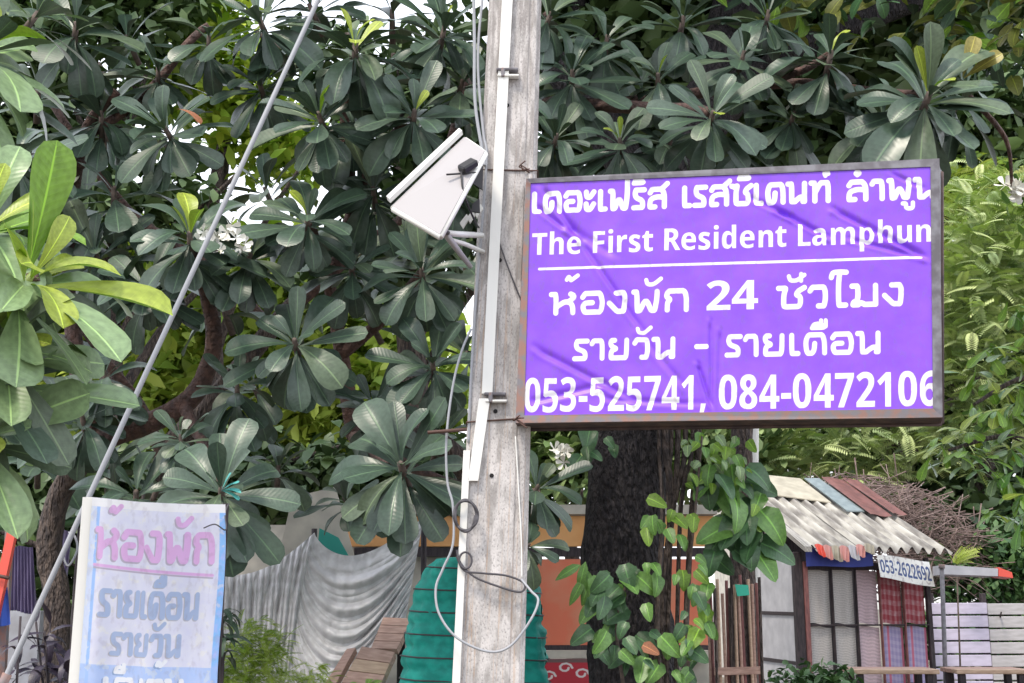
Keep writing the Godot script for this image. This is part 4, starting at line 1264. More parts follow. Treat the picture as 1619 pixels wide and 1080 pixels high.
# sheet of cloth between two hanging edges, its rows sagging more and more
func make_kiosk() -> void:
	rng.seed = 17
	noisy("orange_paint", lin(0.80, 0.42, 0.17), lin(0.72, 0.34, 0.12), 0.6, Vector3.ONE * 0.8, 21, 0.02, 4, 1.4)
	noisy("coral_paint", lin(0.80, 0.20, 0.11), lin(0.76, 0.27, 0.16), 0.6, Vector3.ONE * 0.8, 22, 0.015, 4, 2.0)
	noisy("cream_wall", lin(0.62, 0.58, 0.50), lin(0.45, 0.42, 0.37), 0.8, Vector3.ONE * 0.8, 23, 0.02, 4, 1.6)
	var d := 9.4
	var foot := at(840, 1080, d); foot.y = 0
	var t := thing("orange_kiosk", "orange and coral painted kiosk front behind the pole and trunk", "kiosk", foot)
	var wallp := func(x0: float, y0: float, x1: float, y1: float, dd: float, th: float, m: Material, called: String) -> void:
		wobj(called, slab([at(x0, y0, dd), at(x1, y0, dd), at(x1, y1, dd), at(x0, y1, dd)], Vector3(0, 0, -th)), m, t)
	wallp.call(545, 816, 1128, 864, d, 0.06, M.orange_paint, "fascia")
	wallp.call(540, 798, 1134, 813, d - 0.05, 0.5, M.cream_wall, "eave_board")
	wallp.call(560, 866, 1128, 880, d - 0.02, 0.08, M.dark_wood, "beam")
	wallp.call(846, 884, 1120, 1020, d, 0.05, M.coral_paint, "panel")
	wallp.call(836, 880, 845, 1026, d - 0.02, 0.07, M.dark_wood, "panel_frame")
	wallp.call(846, 1020.5, 1120, 1028, d - 0.02, 0.07, M.dark_wood, "panel_frame")
	wallp.call(825, 1029, 1126, 1041, d - 0.14, 0.2, M.cream_wall, "counter")
	var foot_wall := [at(828, 1042, d), at(1120, 1042, d), at(1120, 1042, d), at(828, 1042, d)]
	foot_wall[2].y = 0; foot_wall[3].y = 0
	wobj("lower_wall", slab(foot_wall, Vector3(0, 0, -0.05)), M.cream_wall, t)
	foot_wall = [at(335, 830, d + 0.1), at(835, 830, d + 0.1), at(835, 830, d + 0.1), at(335, 830, d + 0.1)]
	foot_wall[2].y = 0; foot_wall[3].y = 0
	wobj("side_wall", slab(foot_wall, Vector3(0, 0, -0.05)), M.cream_wall, t)
	# red printed cloth under the counter
	var W := 360
	var H := 120
	var pr := Print.new(W, H)
	for k in 9:
		var c := Vector2(20 + k * 40, 40 + 14 * sin(k * 2.2))
		for i in 9:
			var a := c + Vector2(cos(i * 0.7) * (8 + i), sin(i * 0.7) * (8 + i * 0.8))
			var b := c + Vector2(cos(i * 0.7 + 0.7) * (9 + i), sin(i * 0.7 + 0.7) * (8.8 + i * 0.8))
			pr.seg(a, b, 3.0)
	var rm := mat("red_print", Color.WHITE, 0.6)
	rm.albedo_texture = compose(W, H, func(x: int, y: int) -> Color: return lin(0.50, 0.03, 0.05) if y > 10 else lin(0.18, 0.10, 0.10), [[pr, lin(0.75, 0.68, 0.68)]])
	var skirt := thing("counter_cloth", "red cloth with white curling print below the kiosk counter", "cloth", at(930, 1080, d - 0.16))
	wobj("cloth", slab([at(828, 1042, d - 0.17), at(1065, 1042, d - 0.17), at(1065, 1105, d - 0.17), at(828, 1105, d - 0.17)], Vector3(0, 0, -0.01)), rm, skirt)
	# --- silver tarpaulin
	var sm := noisy("silver_tarp", lin(0.74, 0.74, 0.77), lin(0.52, 0.51, 0.53), 0.30, Vector3.ONE * 1.3, 43, 0.03, 5, 1.6)
	var n := FastNoiseLite.new(); n.seed = 3; n.frequency = 0.03
	var st := begin(); st.set_smooth_group(0)
	var dd := 8.5
	var patch := func(nu: int, nv: int, f: Callable) -> void:
		var g := []
		for j in nv + 1:
			var row := []
			for i in nu + 1: row.append(f.call(float(i) / nu, float(j) / nv))
			g.append(row)
		for j in nv:
			for i in nu: quad(st, g[j][i], g[j][i + 1], g[j + 1][i + 1], g[j + 1][i])
	patch.call(70, 220, func(u: float, v: float) -> Vector3:
		var lx := lerpf(497, 455, pow(v, 0.8)); var ly := lerpf(842, 1075, v)
		var rx := lerpf(670, 640, v); var ry := lerpf(818, 985, v)
		var sag := lerpf(45, 95, sin(PI * minf(v * 0.75, 1)))
		var x := lerpf(lx, rx, u)
		var y := lerpf(ly, ry, u) + sag * pow(sin(PI * pow(u, 0.72)), 1.0)
		var crest := (0.6 * pow(absf(sin(v * 27 + 0.9 * sin(u * 3.0 + v * 5))), 0.8) + 0.4 * pow(absf(sin(v * 47 + 1.7 * sin(u * 4.0 + v * 3))), 1.2))
		var amp := 0.055 * (0.3 + sin(PI * u)) * smoothstep(0.02, 0.15, v)
		return at(x, y, dd - amp * crest - 0.01 * n.get_noise_2d(u * 300, v * 300) - 0.12 * sin(PI * u) * v))
	patch.call(160, 40, func(u: float, v: float) -> Vector3:
		var x := lerpf(lerpf(330, 340, v), lerpf(497, 455, pow(v, 0.8)), u)
		var y := lerpf(lerpf(905, 842, pow(u, 1.6)), 1080, v) + 16 * sin(PI * u) * (1 - v)
		var crest := 0.6 * pow(absf(sin(u * 24 + 1.6 * sin(v * 3) + 3 * n.get_noise_2d(u * 40, v * 20))), 0.8) + 0.4 * absf(sin(u * 53 - v * 4))
		return at(x, y, dd - 0.045 * crest * smoothstep(0, 0.2, v + 0.1) * smoothstep(0.0, 0.1, 1 - u + 0.05) - 0.01 * n.get_noise_2d(u * 300, v * 300)))
	st.index()
	st.generate_normals()
	var tarp := thing("silver_tarpaulin", "shiny silver-white tarpaulin hanging in deep swags beside the banner", "tarpaulin", at(500, 1080, dd))
	wobj("sheet", st.commit(), sm, tarp)
	for q in [[670, 812, 672, 1080], [497, 836, 497, 1090]]:
		wobj("support_pole", tube([at(q[0], q[1], dd + 0.06), Vector3(at(q[2], q[3], dd + 0.06).x, 0, -dd - 0.06)], [0.02], 8), M.dark_wood, tarp)
	# cream tent sheet and teal sheet behind it
	var tent := thing("pale_awning", "pale cream awning sheet peaking behind the silver tarpaulin", "awning", at(520, 840, 9.0))
	wobj("sheet", slab([at(462, 786, 8.9), at(530, 770, 9.0), at(560, 880, 9.0), at(440, 880, 8.9)], Vector3(0, 0, -0.02)), M.cream_wall, tent)
	mat("teal_sheet", lin(0.03, 0.32, 0.26), 0.6)
	var teal := thing("teal_sheet", "scrap of teal sheet behind the top of the silver tarpaulin", "sheet", at(530, 870, 8.75))
	wobj("sheet", slab([at(505, 835, 8.75), at(535, 850, 8.75), at(560, 895, 8.75), at(500, 885, 8.75)], Vector3(0, 0, -0.012)), M.teal_sheet, teal)
	# --- green wrapped stack with cords
	var gm := noisy("green_net", lin(0.018, 0.42, 0.35), lin(0.012, 0.28, 0.24), 0.55, Vector3.ONE * 2, 41, 0.02, 4, 1.8)
	gm.metallic_specular = 0.4
	var gd := 7.6
	var gf := at(735, 1080, gd); gf.y = 0
	var gt := thing("wrapped_stack", "tall stack wrapped in green sheet and corded, behind the pole", "wrapped stack", gf)
	st = begin(); st.set_smooth_group(0)
	var outline := func(a: float, v: float) -> Vector3:
		# v 0 top .. 1 ground
		var top := at(757, 884, gd)
		var low := Vector3(at(740, 1080, gd).x, 0, -gd)
		var c := top.lerp(low, v)
		var hw := lerpf(0.36, 0.47, minf(1, v * 2.2))
		var k := 1.0 - 0.25 * pow(1 - minf(1, v * 9), 2)
		var e := Vector3(signf(cos(a)) * pow(absf(cos(a)), 0.55) * hw, 0, signf(sin(a)) * pow(absf(sin(a)), 0.55) * 0.24) * k
		var w := 0.022 * n.get_noise_2d(a * 40, v * 260) + 0.014 * n.get_noise_2d(a * 130 + 50, v * 700) - 0.012 * pow(absf(cos(v * 44)), 8)
		return c + e * (1 + w * 3)
	var ga := 64
	var gv := 90
	for j in gv:
		for i in ga:
			var a0 := TAU * i / ga
			var a1 := TAU * (i + 1) / ga
			var v0 := float(j) / gv
			var v1 := float(j + 1) / gv
			quad(st, outline.call(a1, v0), outline.call(a0, v0), outline.call(a0, v1), outline.call(a1, v1))
	for i in ga:
		var p0: Vector3 = outline.call(TAU * i / ga, 0)
		var p1: Vector3 = outline.call(TAU * (i + 1) / ga, 0)
		for q in [at(757, 878, gd), p0, p1]:
			st.set_uv(Vector2.ZERO)
			st.add_vertex(q)
	st.index()
	st.generate_normals()
	wobj("green_sheet", st.commit(), gm, gt)
	for k in 9:
		var pts := []
		for i in 33:
			var a := TAU * i / 32
			var p: Vector3 = outline.call(a, 0.035 + k * 0.072 + 0.008 * cos(a))
			var c := Vector3(at(745, 980, gd).x, p.y, -gd)
			pts.append(c + (p - c) * 1.012)
		wobj("cord", tube(pts, [0.005], 5), M.wire_dark, gt)
	# --- leaning reddish boards
	var bf := at(590, 1080, 8.1); bf.y = 0
	var bt := thing("plank_pile", "leaning pile of reddish brown planks left of the green stack", "plank pile", bf)
	var plank := func(q: Array, d0: float, d1: float, m: Material) -> void:
		wobj("plank", slab([at(q[0], q[1], d1), at(q[2], q[3], d1), at(q[4], q[5], d0), at(q[6], q[7], d0)], Vector3(0.01, -0.035, -0.02)), m, bt)
	var m2 := [M.wood_red, M.wood_tan]
	for k in 4:
		var a := k / 4.0
		var b := (k + 1) / 4.0 - 0.02
		plank.call([lerpf(606, 586, a), lerpf(976, 1026, a), lerpf(650, 627, a), lerpf(978, 1027, a), lerpf(650, 627, b), lerpf(978, 1027, b), lerpf(606, 586, b), lerpf(976, 1026, b)], 8.2 - 0.3 * b, 8.2 - 0.3 * a, M.wood_red)
	for k in 4:
		var a := k / 4.0
		var b := (k + 1) / 4.0 - 0.02
		plank.call([lerpf(572, 528, a), lerpf(1022, 1100, a), lerpf(624, 592, a), lerpf(1031, 1104, a), lerpf(624, 592, b), lerpf(1031, 1104, b), lerpf(572, 528, b), lerpf(1022, 1100, b)], 7.9 - 0.4 * b, 7.9 - 0.4 * a, m2[k % 2])
	plank.call([548, 1026, 562, 1024, 520, 1100, 502, 1100], 7.6, 8.0, M.wood_red)
	var leg := [at(628, 1030, 8.05), at(640, 1000, 8.05), at(640, 1000, 8.05), at(628, 1030, 8.05)]
	leg[2].y = 0; leg[3].y = 0
	wobj("support_board", slab([leg[0], leg[1], leg[2], leg[3]], Vector3(0, 0, -0.05)), M.dark_wood, bt)

func make_left_stall() -> void:
	rng.seed = 23
	mat("red_bar", lin(0.75, 0.10, 0.07), 0.5)
	mat("blue_cloth", lin(0.05, 0.12, 0.50), 0.7)
	mat("lilac_cloth", lin(0.34, 0.30, 0.46), 0.8)
	mat("violet_cloth", lin(0.17, 0.14, 0.26), 0.8)
	noisy("block_wall", lin(0.42, 0.44, 0.50), lin(0.30, 0.30, 0.33), 0.85, Vector3.ONE, 61, 0.02, 4, 1.6)
	var d := 5.6
	var foot := at(14, 1080, d); foot.y = 0
	var t := thing("stall_frame", "reddish brown metal stall frame at the lower left edge", "frame", foot)
	var top := at(16, 786, d)
	wobj("post", slab([top + Vector3(-0.016, 0, 0), top + Vector3(0.016, 0, 0), foot + Vector3(0.016, 0, 0), foot + Vector3(-0.016, 0, 0)], Vector3(0, 0, -0.03)), M.rust_steel, t)
	wobj("top_bar", slab([at(-120, 783, d - 0.005), at(21, 785, d - 0.005), at(21, 794, d - 0.005), at(-120, 792, d - 0.005)], Vector3(0, 0, -0.03)), M.rust_steel, t)
	var far := at(-120, 788, d)
	wobj("post", slab([far + Vector3(-0.016, -0.02, 0), far + Vector3(0.016, -0.02, 0), Vector3(far.x + 0.016, 0, far.z), Vector3(far.x - 0.016, 0, far.z)], Vector3(0, 0, -0.03)), M.rust_steel, t)
	var rt := thing("red_bar", "bright red slanted bar leaning on the stall frame", "bar", at(-10, 960, d - 0.1))
	wobj("bar", slab([at(16, 818, d - 0.1), at(29, 819, d - 0.1), at(-22, 1060, d - 0.1), at(-38, 1060, d - 0.1)], Vector3(0, 0, -0.03)), M.red_bar, rt)
	wobj("tie", tube([at(-10, 909, d - 0.12), at(14, 914, d - 0.12)], [0.008], 6), M.wire_rust, rt)
	var bt := thing("blue_cloth", "strip of deep blue cloth hanging under the red bar", "cloth", at(0, 960, d - 0.06))
	wobj("cloth", cloth_sheet([at(-60, 925, d - 0.06), at(12, 925, d - 0.06), at(18, 986, d - 0.06), at(-60, 990, d - 0.06)], 5, 0.01), M.blue_cloth, bt)
	for q in [["violet_cloth", [18, 868, 52, 862, 58, 968, 18, 968], "dark violet cloth hung behind the stall post", 7.0], ["lilac_cloth", [74, 834, 114, 838, 106, 912, 70, 908], "pale lilac cloth hung behind the guy wire", 7.2]]:
		var g: Array = q[1]
		var c := thing("hanging_cloth", q[2], "cloth", at(g[0], g[1], q[3]))
		wobj("cloth", cloth_sheet([at(g[0], g[1], q[3]), at(g[2], g[3], q[3]), at(g[4], g[5], q[3]), at(g[6], g[7], q[3])], 7, 0.03), M[q[0]], c)
	var rail := thing("clothes_rail", "dark green rail the hanging cloths are draped over", "rail", at(60, 830, 7.15))
	wobj("rail", tube([at(-60, 836, 7.15), at(130, 824, 7.15)], [0.03], 8), M.leaf_vine_dark, rail)
	for e in [-58.0, 128.0]:
		var rp := at(e, 832, 7.18)
		wobj("rail_leg", tube([rp, Vector3(rp.x, 0, rp.z)], [0.02], 6), M.dark_wood, rail)
	var bw := thing("block_wall", "low pale blue-grey wall behind the left stall", "wall", Vector3(at(0, 1000, 7.6).x, 0, -7.6))
	var wl := [at(-200, 966, 7.6), at(64, 966, 7.6), at(64, 966, 7.6), at(-200, 966, 7.6)]
	wl[2].y = 0; wl[3].y = 0
	wobj("wall", slab(wl, Vector3(0, 0, -0.12)), M.block_wall, bw)
	# dark purple shrub at the foot of the plumeria
	var sf := at(75, 1080, 5.3); sf.y = 0
	var sh := thing("purple_shrub", "dark purple leafy shrub at the lower left behind the banner", "shrub", sf)
	var lm := []
	for i in 3: lm.append(leaf_mesh("lance", 0.14, 0.5 + 0.5 * i, 0.2, 0.06, 6, 2))
	for k in 9:
		var b := at(rng.randf_range(10, 150), 1090, rng.randf_range(5.2, 5.6)); b.y = 0.0
		var e := at(rng.randf_range(20, 125), rng.randf_range(960, 1090), -b.z)
		wobj("stem", tube([b, b.lerp(e, 0.5) + Vector3(0.03, 0, 0), e], [0.009, 0.005], 5), M.dark_wood, sh)
		for i in 16:
			var p := e.lerp(b, rng.randf() * 0.35)
			obj("leaf", lm[i % 3], M.leaf_purple, sh, facing(Vector3(rng.randfn(), rng.randfn() * 0.6 + 0.1, rng.randfn()), Vector3(0, 1, 0.3), p - sf, Vector3.ONE * rng.randf_range(0.1, 0.18)))
	# dark drooping plant right of the banner
	var df := at(352, 1080, 5.6); df.y = 0
	var dp := thing("drooping_plant", "dark plant with drooping narrow leaves at the banner's right edge", "plant", df)
	var de := at(350, 955, 5.6)
	wobj("stem", tube([df, at(352, 1040, 5.6), de], [0.012, 0.006], 6), M.dark_wood, dp)
	for i in 26:
		var p := de.lerp(at(352, 1050, 5.6), rng.randf())
		obj("leaf", lm[2], M.leaf_mature_c, dp, facing(Vector3(rng.randf_range(-0.6, 1), rng.randfn() * 0.4 + 0.2, rng.randfn() * 0.6), Vector3(0, 1, 0.2), p - df, Vector3.ONE * rng.randf_range(0.1, 0.17)))

func cloth_sheet(c: Array, folds: float, amp: float) -> ArrayMesh:
	var st := begin(); st.set_smooth_group(0)
	var nu := 40
	var nv := 16
	var g := []
	for j in nv + 1:
		var row := []
		for i in nu + 1:
			var u := float(i) / nu
			var v := float(j) / nv
			var p: Vector3 = (c[0] as Vector3).lerp(c[1], u).lerp((c[3] as Vector3).lerp(c[2], u), v)
			row.append(p + Vector3(0, 0.01 * sin(u * 5 + v), amp * sin(u * folds * TAU + v * 1.3) * (0.4 + v * 0.6)))
		g.append(row)
	for j in nv:
		for i in nu:
			quad(st, g[j][i], g[j][i + 1], g[j + 1][i + 1], g[j + 1][i], Vector2(float(i) / nu, float(j) / nv), Vector2(float(i + 1) / nu, float(j) / nv), Vector2(float(i + 1) / nu, float(j + 1) / nv), Vector2(float(i) / nu, float(j + 1) / nv))
	st.index()
	st.generate_normals()
	return st.commit()

func weave(called: String, f: Callable, w := 96, h := 128) -> StandardMaterial3D:
	var m := mat(called, Color.WHITE, 0.85)
	m.albedo_texture = compose(w, h, f, [])
	return m

func make_shed() -> void:
	rng.seed = 37
	var d := 12.0
	var n := FastNoiseLite.new(); n.seed = 12; n.frequency = 0.05; n.fractal_octaves = 3
	noisy("old_sheet", lin(0.52, 0.50, 0.46), lin(0.20, 0.185, 0.175), 0.7, Vector3(2.2, 0.35, 1), 71, 0.02, 5, 2.2).uv1_triplanar = false
	noisy("cream_board", lin(0.50, 0.46, 0.37), lin(0.32, 0.29, 0.23), 0.75, Vector3.ONE, 72, 0.02, 4, 1.4)
	noisy("blue_sheet", lin(0.27, 0.32, 0.34), lin(0.15, 0.19, 0.21), 0.5, Vector3.ONE * 1.5, 73, 0.02, 4, 1.4)
	noisy("rust_sheet", lin(0.22, 0.085, 0.075), lin(0.11, 0.045, 0.042), 0.6, Vector3.ONE * 1.5, 74, 0.02, 4, 1.4)
	noisy("panel_white", lin(0.56, 0.56, 0.60), lin(0.44, 0.44, 0.48), 0.7, Vector3.ONE, 75, 0.02, 4, 1.4)
	mat("blue_valance", lin(0.03, 0.05, 0.30), 0.6)
	mat("pink_cloth", lin(0.62, 0.30, 0.28), 0.8)
	weave("mat_grey", func(x: int, y: int) -> Color:
		var k := 0.5 + 0.5 * sin(y * 1.1 + sin(x * 0.15) * 1.2)
		var v := 0.42 + 0.12 * k + 0.10 * n.get_noise_2d(x * 2, y * 6)
		return lin(v, v * 0.95, v * 0.92))
	weave("mat_pink", func(x: int, y: int) -> Color:
		var k := 0.5 + 0.5 * sin(y * 0.8 + sin(x * 0.12) * 1.3)
		var v := 0.45 + 0.14 * k + 0.08 * n.get_noise_2d(x * 2, y * 6)
		return lin(v * 1.06, v * 0.82, v * 0.90))
	weave("plaid_red", func(x: int, y: int) -> Color:
		var a := 1.0 if (x / 10) % 2 == 0 else 0.0
		var b := 1.0 if (y / 12) % 2 == 0 else 0.0
		return lin(0.30, 0.045, 0.06).lerp(lin(0.52, 0.40, 0.42), (a + b) * 0.45 * (0.7 + 0.4 * n.get_noise_2d(x, y)))) 
	weave("plaid_blue", func(x: int, y: int) -> Color:
		var a := 1.0 if (x / 8) % 2 == 0 else 0.0
		var b := 1.0 if (y / 8) % 2 == 0 else 0.0
		var c := lin(0.30, 0.26, 0.46).lerp(lin(0.44, 0.40, 0.56), (a + b) * 0.4)
		return c.lerp(lin(0.55, 0.12, 0.18), 0.8) if x > 84 or (x > 22 and x < 34) else c)
	var o := Vector3(at(1275, 1000, d).x, 0, -d)
	var t := thing("market_shed", "small shed with grey corrugated roof and woven panels right of the trunk", "shed", o)
	t.rotation.y = deg_to_rad(9.0)
	# local axes: x along the front, z towards the camera
	var box := func(x0: float, x1: float, y0: float, y1: float, z0: float, z1: float, m: Material, called: String, parent: Node3D = null) -> MeshInstance3D:
		return obj(called, bevel_box(x1 - x0, y1 - y0, z1 - z0, 0.004), m, parent if parent else t, Transform3D(Basis(), Vector3((x0 + x1) / 2, (y0 + y1) / 2, (z0 + z1) / 2)))
	box.call(-0.10, -0.015, 0.0, 2.03, -0.06, 0.02, M.dark_wood, "corner_post")
	box.call(-0.012, 0.035, 0.0, 1.94, -0.03, 0.03, M.red_wood, "corner_post")
	box.call(1.28, 1.325, 0.0, 1.98, -0.05, 0.0, M.dark_wood, "corner_post")
	box.call(0.036, 1.279, 1.86, 1.93, -0.045, 0.012, M.dark_wood, "top_rail")
	box.call(0.036, 1.279, 1.322, 1.338, -0.03, 0.010, M.dark_wood, "middle_rail")
	box.call(0.036, 1.279, 0.74, 0.77, -0.03, 0.010, M.dark_wood, "bottom_rail")
	var cols := 5
	for k in cols:
		var x0 := 0.04 + k * 0.248
		if k > 0: box.call(x0 - 0.008, x0 + 0.006, 0.77, 1.86, -0.028, 0.016, M.dark_wood if k < 3 else M.red_wood, "mullion")
		for r in 2:
			var y0 := 0.772 if r == 0 else 1.342
			var y1 := 1.313 if r == 0 else 1.858
			var m: Material = [M.mat_grey, M.mat_grey, M.mat_pink, M.plaid_blue if r == 0 else M.plaid_red, M.plaid_blue if r == 0 else M.plaid_red][k]
			obj("woven_panel", cloth_sheet([Vector3(x0 + 0.011, y1, -0.035), Vector3(x0 + 0.233, y1, -0.035), Vector3(x0 + 0.233, y0, -0.035), Vector3(x0 + 0.011, y0, -0.035)], 1.6, 0.008), m, t)
	box.call(-0.01, 1.28, 0.0, 0.73, -0.05, -0.02, M.dark_wood, "base_board")
	# side wall on the left with its dark rails
	box.call(-0.07, -0.03, 0.0, 1.98, -1.65, -0.07, M.panel_white, "side_wall")
	for y in [0.95, 1.42, 2.0]:
		box.call(-0.085, -0.025, y, y + 0.035, -1.66, -0.065, M.dark_wood, "side_rail")
	box.call(-0.08, -0.03, 2.04, 2.75, -1.66, -1.62, M.dark_wood, "rear_post")
	box.call(0.0, 1.3, 0.0, 2.3, -1.66, -1.63, M.dark_wood, "rear_wall")
	for q in [[-0.4, 2.04, -0.9, 2.5], [-0.5, 2.04, -0.5, 2.3], [-1.1, 2.04, -1.1, 2.55], [-1.3, 2.04, -0.75, 2.36]]:
		obj("truss", tube([Vector3(-0.055, q[1], q[0]), Vector3(-0.055, q[3], q[2])], [0.018], 5), M.dark_wood, t)
	# corrugated roof sheets
	var e0 := Vector3(-0.02, 2.06, 0.22)
	var r0 := Vector3(-0.13, 2.86, -1.62)
	var wid := 1.46
	var sheets := 3
	for k in sheets:
		var st := begin(); st.set_smooth_group(0)
		var nx := 48
		var a := wid / sheets * k
		var b := wid / sheets * (k + 1) + 0.03
		var g := []
		for j in 9:
			var row := []
			for i in nx + 1:
				var x := lerpf(a, b, float(i) / nx)
				var v := j / 8.0
				row.append(e0.lerp(r0, v) + Vector3(x, 0.034 * sin(x / 0.115 * TAU) + 0.006 * k - 0.012 * sin(v * PI) - 0.06 * x * 0.4, 0.01 * sin(k * 3.0)))
			g.append(row)
		for j in 8:
			for i in nx:
				var ua := a + (b - a) * i / nx
				var ub := a + (b - a) * (i + 1) / nx
				quad(st, g[j + 1][i], g[j + 1][i + 1], g[j][i + 1], g[j][i], Vector2(ua, (j + 1) * 0.22), Vector2(ub, (j + 1) * 0.22), Vector2(ub, j * 0.22), Vector2(ua, j * 0.22))
		st.index()
		st.generate_normals()
		obj("roof_sheet", st.commit(), M.old_sheet, t)
	var rp := func(x: float, v: float, lift: float) -> Vector3: return e0.lerp(r0, v) + Vector3(x, lift - 0.024 * x, 0)
	obj("barge_board", slab([rp.call(-0.06, 1.02, 0.03), rp.call(0.01, 1.02, 0.03), rp.call(0.01, -0.02, 0.03), rp.call(-0.06, -0.02, 0.03)], Vector3(0, -0.05, 0)), M.old_sheet, t)
	obj("ridge_board", slab([rp.call(-0.06, 1.06, 0.10), rp.call(0.86, 1.05, 0.05), rp.call(0.86, 0.66, 0.035), rp.call(-0.06, 0.80, 0.045)], Vector3(0, -0.012, 0)), M.cream_board, t)
	obj("cover_sheet", slab([rp.call(0.88, 1.02, 0.075), rp.call(1.06, 1.02, 0.08), rp.call(1.10, 0.52, 0.045), rp.call(0.90, 0.52, 0.045)], Vector3(0, -0.014, 0)), M.blue_sheet, t)
	for q in [[1.07, 1.33, 0.03], [1.32, 1.50, 0.05]]:
		obj("cover_tile", cloth_sheet([rp.call(q[0], 1.0, 0.10), rp.call(q[1], 1.0, 0.10), rp.call(q[1], 0.45, q[2] + 0.02), rp.call(q[0] + 0.02, 0.45, q[2] + 0.02)], 1.0, 0.02), M.rust_sheet, t)
	# blue valance, pink bunting cloth and phone-number banner under the eave
	obj("valance", cloth_sheet([Vector3(-0.03, 2.06, 0.15), Vector3(0.66, 2.06, 0.15), Vector3(0.66, 1.90, 0.14), Vector3(-0.03, 1.88, 0.14)], 2, 0.015), M.blue_valance, t)
	var bun := thing("bunting_cloth", "pink and red cloth bundled along the shed's eave", "cloth", t.transform * Vector3(0.25, 2.05, 0.2))
	bun.rotation.y = t.rotation.y
	for k in 7:
		var x := -0.22 + k * 0.085
		var dip := 0.05 * sin(k * 0.5 + 0.3)
		obj("cloth_scrap", cloth_sheet([Vector3(x, 0.05 - dip * 0.4, 0.03), Vector3(x + 0.10, 0.05 - dip * 0.4, 0.035), Vector3(x + 0.085 + rng.randf_range(-0.02, 0.02), -0.05 - dip * 1.3, 0.06), Vector3(x + 0.01 + rng.randf_range(-0.02, 0.02), -0.035 - dip * 1.3, 0.055)], 2.0, 0.014), [M.red_bar, M.pink_cloth, M.cream_board, M.pink_cloth, M.panel_white, M.pink_cloth, M.cream_board][k], bun)
	var W := 420
	var H := 170
	var pr := Print.new(W, H)
	latin(pr, "053-2622692", 14, 406, 132, 96)
	var bm := mat("phone_banner_print", Color.WHITE, 0.7)
	bm.albedo_texture = compose(W, H, func(_x: int, _y: int) -> Color: return lin(0.74, 0.76, 0.76), [[pr, lin(0.06, 0.10, 0.26)]], 0.4)
	var pb := thing("phone_banner", "small white cloth banner with blue phone number under the shed eave", "banner", t.transform * Vector3(0.95, 1.8, 0.2))
	pb.rotation.y = t.rotation.y
	obj("cloth", cloth_sheet([Vector3(-0.27, 0.20, 0), Vector3(0.27, 0.145, 0), Vector3(0.31, -0.10, 0.02), Vector3(-0.26, -0.02, 0.02)], 1.4, 0.012), bm, pb)
	# steel post and white side awning
	var pp := at(1490, 1080, 11.6); pp.y = 0
	var post := thing("awning_post", "slim grey steel post holding the shed's right eave", "post", pp)
	wobj("post", tube([pp, at(1489, 897, 11.6)], [0.022, 0.022], 8), M.steel, post)
	wobj("cap", tube([at(1489, 899, 11.6), at(1489, 892, 11.6)], [0.03], 8), M.rust_steel, post)
	var aw := thing("side_awning", "narrow white awning strip with red end beside the shed roof", "awning", at(1540, 900, 11.7))
	wobj("strip", slab([at(1491, 893, 11.7), at(1578, 899, 11.9), at(1578, 911, 11.9), at(1491, 908, 11.7)], Vector3(0, -0.01, -0.3)), M.panel_white, aw)
	wobj("red_end", slab([at(1579, 897, 11.9), at(1600, 905, 11.9), at(1602, 914, 11.9), at(1579, 911, 11.9)], Vector3(0, -0.01, -0.2)), M.red_bar, aw)
	# tables in front
	for q in [[1345, 1058, 1482, 11.0, "low wooden bench in front of the shed's woven panels"], [1508, 1058, 1625, 11.2, "low wooden bench in front of the white slat fence"]]:
		var a := at(q[0], q[1], q[3])
		var b := at(q[2], q[1], q[3])
		var tb := thing("wooden_bench", q[4], "bench", Vector3((a.x + b.x) / 2, 0, -q[3]), "benches by the shed")
		var len_ := b.x - a.x
		for k in 3:
			obj("plank", bevel_box(len_, 0.04, 0.13, 0.006), M.wood_red if k else M.wood_tan, tb, Transform3D(Basis(), Vector3(0, a.y - 0.02, -0.15 * k)))
		for sx in [-0.4, 0.4]:
			for sz in [0.0, -0.3]:
				obj("leg", bevel_box(0.06, a.y - 0.04, 0.06, 0.006), M.dark_wood, tb, Transform3D(Basis(), Vector3(sx * len_, (a.y - 0.04) / 2, sz)))
	# slat fence on the right
	var fz := 13.4
	var f0 := at(1470, 960, fz); f0.y = 0
	var fence := thing("slat_fence", "pale lilac-white fence of wide horizontal boards at the right edge", "fence", f0)
	noisy("board_lilac", lin(0.62, 0.57, 0.72), lin(0.52, 0.48, 0.60), 0.7, Vector3(0.8, 3, 3), 81, 0.02, 4, 1.4)
	noisy("board_grey", lin(0.52, 0.50, 0.52), lin(0.40, 0.385, 0.39), 0.7, Vector3(0.8, 3, 3), 82, 0.02, 4, 1.4)
	var top := at(1550, 953, fz).y
	for r in 11:
		var y := top - r * 0.137 - 0.062
		for s in 2:
			obj("board", bevel_box(0.62 if s == 0 else 2.2, 0.118, 0.022, 0.004), M.board_lilac if s == 0 else M.board_grey, fence, Transform3D(Basis(Vector3.BACK, 0.006), Vector3(0.31 if s == 0 else 1.725, y, 0.002 * r)))
	for x in [0.03, 0.6, 1.4]:
		obj("fence_post", bevel_box(0.06, top + 0.1, 0.05, 0.005), M.dark_wood, fence, Transform3D(Basis(), Vector3(x, (top + 0.1) / 2, -0.045)))
	# picket screen of upright sticks left of the shed
	var kz := 7.75
	var k0 := at(1170, 1080, kz); k0.y = 0
	var ks := thing("stick_screen", "screen of upright reddish brown sticks between trunk and shed", "stick screen", k0)
